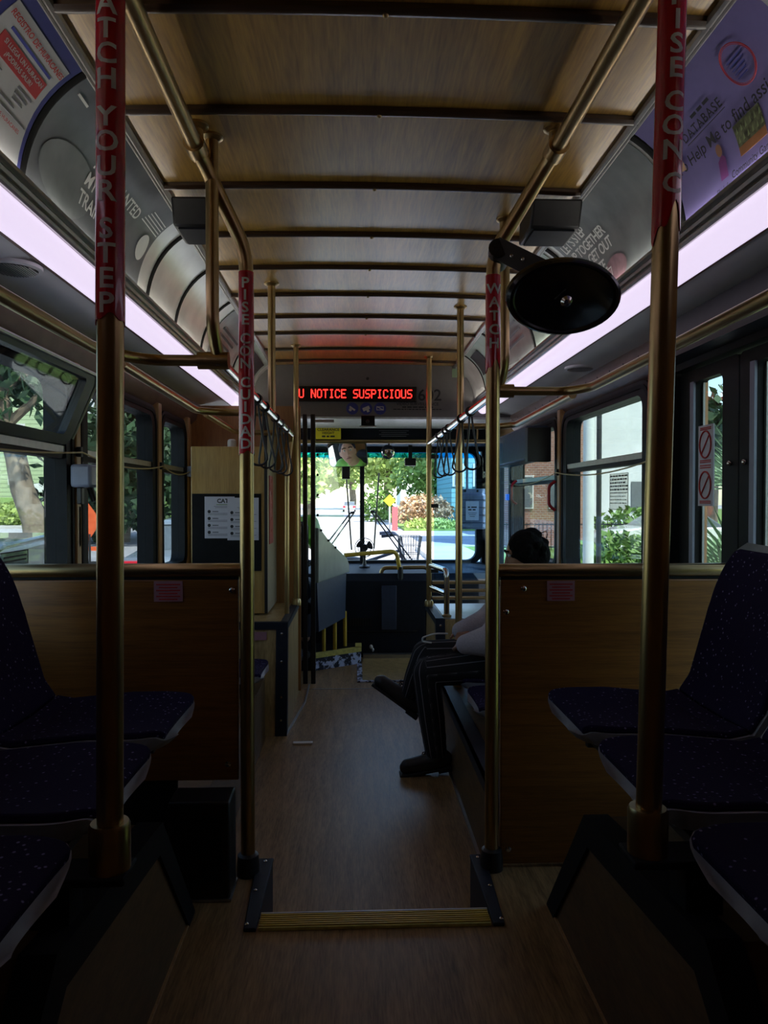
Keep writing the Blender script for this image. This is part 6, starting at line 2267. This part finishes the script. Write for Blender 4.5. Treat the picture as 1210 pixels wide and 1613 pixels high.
# right side
t = thing('house', 'pale rendered building outside the right window', 'house', (13, 33, G))
MB().box(9.0, 12.6, 31, 40, G, 7.5).build('wall', M['outwhite'], t)
MB().box(8.8, 12.9, 30.8, 40.2, 7.5, 7.8).build('roof', M['roof'], t)
for xw in (9.4, 12.15):
    MB().box(xw - 0.35, xw + 0.35, 30.95, 31.0, 0.6, 1.9).build('window', M['pane'], t)
t = thing('house', 'dark red brick building outside the far right window', 'house', (7, 27, G))
MB().box(5.55, 8.4, 26, 30, G, 6.5).build('wall', M['brick'], t)
MB().box(5.4, 8.6, 25.8, 30.2, 6.5, 6.8).build('roof', M['roof'], t)
for xw in (6.1, 7.1):
    f = MB().box(xw - 0.22, xw + 0.22, 25.93, 26.0, 0.8, 2.0).build('window', M['white'], t)
    MB().box(xw - 0.16, xw + 0.16, 25.90, 25.94, 0.86, 1.94).build('pane', M['pane'], f)
t = thing('fence', 'black iron railing before the brick building', 'fence', (6.5, 23, G))
mb = MB()
for k in range(40):
    mb.cyl((4.6 + 0.13 * k, 23, G + 0.12), (4.6 + 0.13 * k, 23, G + 1.0), 0.012, n=5)
mb.build('bars', M['black'], t)
mb = MB(); mb.box(4.55, 9.8, 22.98, 23.02, G + 0.92, G + 0.96); mb.box(4.55, 9.8, 22.98, 23.02, G + 0.2, G + 0.24); mb.build('rails', M['black'], t)
tag(MB().cyl((3.13, 9.9, G), (3.13, 9.9, 5.0), 0.075, n=14).build('lamp_post', M['outwhite']), 'pale grey pole standing outside the right window', 'pole')
tag(MB().cyl((4.05, 12.2, G), (4.05, 12.2, 3.2), 0.045, n=10).build('sign_post', M['black']), 'thin dark post right of the pale grey pole', 'pole')
bush('green shrub on lawn outside the right window', 6.0, 16.5, 1.1, 0.55, 'leaf', 41, 700, 0.12)
bush('low hedge on lawn before the pale building', 10.7, 27, 2.1, 0.8, 'leaf', 42, 900, 0.16)
tree('dark tree right of the pale rendered building', 16.8, 34, 9, 3.2, 0.3, 'leafdark', 43, n=1800, leaf=0.3, zc=4.6)
tree('broad unseen tree added to shade the right side of the bus', 4.6, -3.4, 11, 3.2, 0.4, 'leafdark', 44, n=5200, leaf=0.42, zc=9.0, name='oak_tree')  # out of view, added to keep direct sun out of the right windows


def palm(label, x, y, z, seed, n=7, size=0.75):
    rng = random.Random(seed)
    t = thing('fan_palm', label, 'palm', (x, y, G))
    MB().tube([(x, y, G), (x, y, z)], [0.10, 0.08], 10).build('stem', M['bark'], t)
    for k in range(n):
        a = 2 * pi * k / n + rng.uniform(-0.3, 0.3)
        el = rng.uniform(0.25, 1.0)
        d = Vector((cos(a) * cos(el), sin(a) * cos(el), sin(el)))
        hub = Vector((x, y, z)) + d * 0.35
        side = d.cross(Vector((0, 0, 1))).normalized()
        mb = MB()
        mb.tube([(x, y, z), hub], 0.010, 6)
        for j in range(22):
            b = -1.35 + 2.7 * j / 21
            v = (d * cos(b) + side * sin(b)).normalized()
            wv_ = v.cross(d.cross(side)).normalized() * 0.014
            tip = hub + v * size * rng.uniform(0.85, 1.0) + Vector((0, 0, -0.12 * size))
            m_ = hub.lerp(tip, 0.45) + Vector((0, 0, 0.03))
            o = len(mb.v)
            mb.v += [tuple(hub), tuple(m_ + wv_), tuple(tip), tuple(m_ - wv_), tuple(m_ + Vector((0, 0, -0.01)))]
            mb.f += [(o, o + 1, o + 2, o + 4), (o, o + 4, o + 2, o + 3)]
        mb.build('frond', M['frond'], t, smooth=0)
    return t


palm('fan palm pressed close outside the exit door', 2.95, 5.5, 0.35, 51, 9, 0.85)
palm('fan palm farther back outside the exit door', 3.9, 6.9, 1.0, 52, 9, 0.95)
palm('low fan palm by the pavement outside the exit door', 3.0, 4.4, -0.05, 53, 8, 0.8)

# wipers and bicycle in front of the windscreen
for nm, pts in (('left', [((-0.153, 1.344), (-0.103, 0.649)), ((-0.115, 1.012), (-0.46, 0.56)), ((-0.075, 1.02), (-0.40, 0.56))]),
                ('right', [((0.167, 1.407), (0.117, 0.662)), ((0.123, 1.025), (0.50, 0.54)), ((0.085, 1.03), (0.44, 0.54))])):
    t = thing('wiper', 'black %s windscreen wiper with twin arms' % nm, 'wiper', (pts[0][1][0], 7.2, 0.55))
    (a, b) = pts[0]
    mb = MB(); mb.tube([(a[0], 7.175, a[1]), ((a[0] + b[0]) / 2, 7.178, (a[1] + b[1]) / 2), (b[0], 7.175, b[1])], 0.008, 6); mb.build('blade', M['black'], t)
    for (a, b) in pts[1:]:
        mb = MB(); mb.tube([(a[0], 7.185, a[1]), (b[0], 7.21, b[1])], 0.007, 6); mb.build('arm', M['black'], t)
    mb = MB(); mb.tube([(pts[1][0][0], 7.185, pts[1][0][1]), (pts[2][0][0], 7.185, pts[2][0][1])], 0.012, 6); mb.build('pivot', M['black'], t)
t = thing('bicycle', 'grey bicycle with wire basket on the rack ahead of the windscreen', 'bicycle', (0.1, 7.75, -0.25))
yb = 7.75
for xw in (0.56, -0.46):
    w_ = MB().tube([(xw + 0.32 * cos(2 * pi * k / 40), yb, 0.07 + 0.32 * sin(2 * pi * k / 40)) for k in range(41)], 0.018, 8).build('wheel', M['rubber'], t)
    mb = MB()
    for k in range(18):
        a = 2 * pi * k / 18
        mb.tube([(xw, yb, 0.07), (xw + 0.31 * cos(a), yb, 0.07 + 0.31 * sin(a))], 0.0016, 4)
    mb.build('spokes', M['alu'], w_)
mb = MB()
for a, b in (((0.56, 0.07), (0.405, 0.62)), ((0.42, 0.56), (0.02, 0.12)), ((0.40, 0.60), (-0.09, 0.44)), ((-0.11, 0.49), (0.02, 0.12)), ((-0.46, 0.07), (0.02, 0.12)), ((-0.46, 0.07), (-0.09, 0.44))):
    mb.tube([(a[0], yb, a[1]), (b[0], yb, b[1])], 0.018, 8)
mb.build('frame', M['bikegrey'], t)
MB().tube(fillet([(0.24, yb - 0.28, 0.775), (0.36, yb - 0.26, 0.785), (0.40, yb - 0.05, 0.74), (0.40, yb + 0.05, 0.74), (0.36, yb + 0.26, 0.785), (0.24, yb + 0.28, 0.775)], 0.06), 0.012, 8).build('handlebar', M['bikegrey'], t)
for s in (-1, 1):
    MB().cyl((0.20, yb + s * 0.28, 0.77), (0.32, yb + s * 0.275, 0.783), 0.020, n=10).build('grip', M['bikegrey'], t)
MB().tube([(0.405, yb, 0.60), (0.398, yb, 0.76)], 0.016, 8).build('stem', M['bikegrey'], t)
MB().ball((-0.11, yb, 0.50), (0.14, 0.08, 0.04), 14, 8).build('saddle', M['black'], t)
mb = MB()
for z_, k in ((0.755, 0.0), (0.66, 0.012), (0.57, 0.024), (0.505, 0.035)):
    mb.tube([(0.42 + k, yb - 0.15 + k, z_), (0.63 - k, yb - 0.15 + k, z_), (0.63 - k, yb + 0.15 - k, z_), (0.42 + k, yb + 0.15 - k, z_), (0.42 + k, yb - 0.15 + k, z_)], 0.0035, 5)
for k in range(8):
    f = k / 7
    for sy in (-1, 1):
        mb.tube([(0.42 + 0.21 * f, yb + sy * 0.15, 0.755), (0.455 + 0.14 * f, yb + sy * 0.115, 0.505)], 0.0022, 4)
    for xx, x2 in ((0.42, 0.455), (0.63, 0.595)):
        mb.tube([(xx, yb - 0.15 + 0.30 * f, 0.755), (x2, yb - 0.115 + 0.23 * f, 0.505)], 0.0022, 4)
mb.build('basket', M['bikegrey'], t)
t = thing('bike_rack', 'black steel bicycle rack on the front of the bus', 'rack', (0.05, 7.5, -0.35))
mb = MB()
for y_ in (7.68, 7.82):
    mb.tube([(-0.85, y_, -0.27), (0.95, y_, -0.27)], 0.018, 8)
for x_ in (-0.5, 0.05, 0.6):
    mb.tube([(x_, 7.22, -0.30), (x_, 7.84, -0.29)], 0.018, 8)
mb.build('tray', M['black'], t)
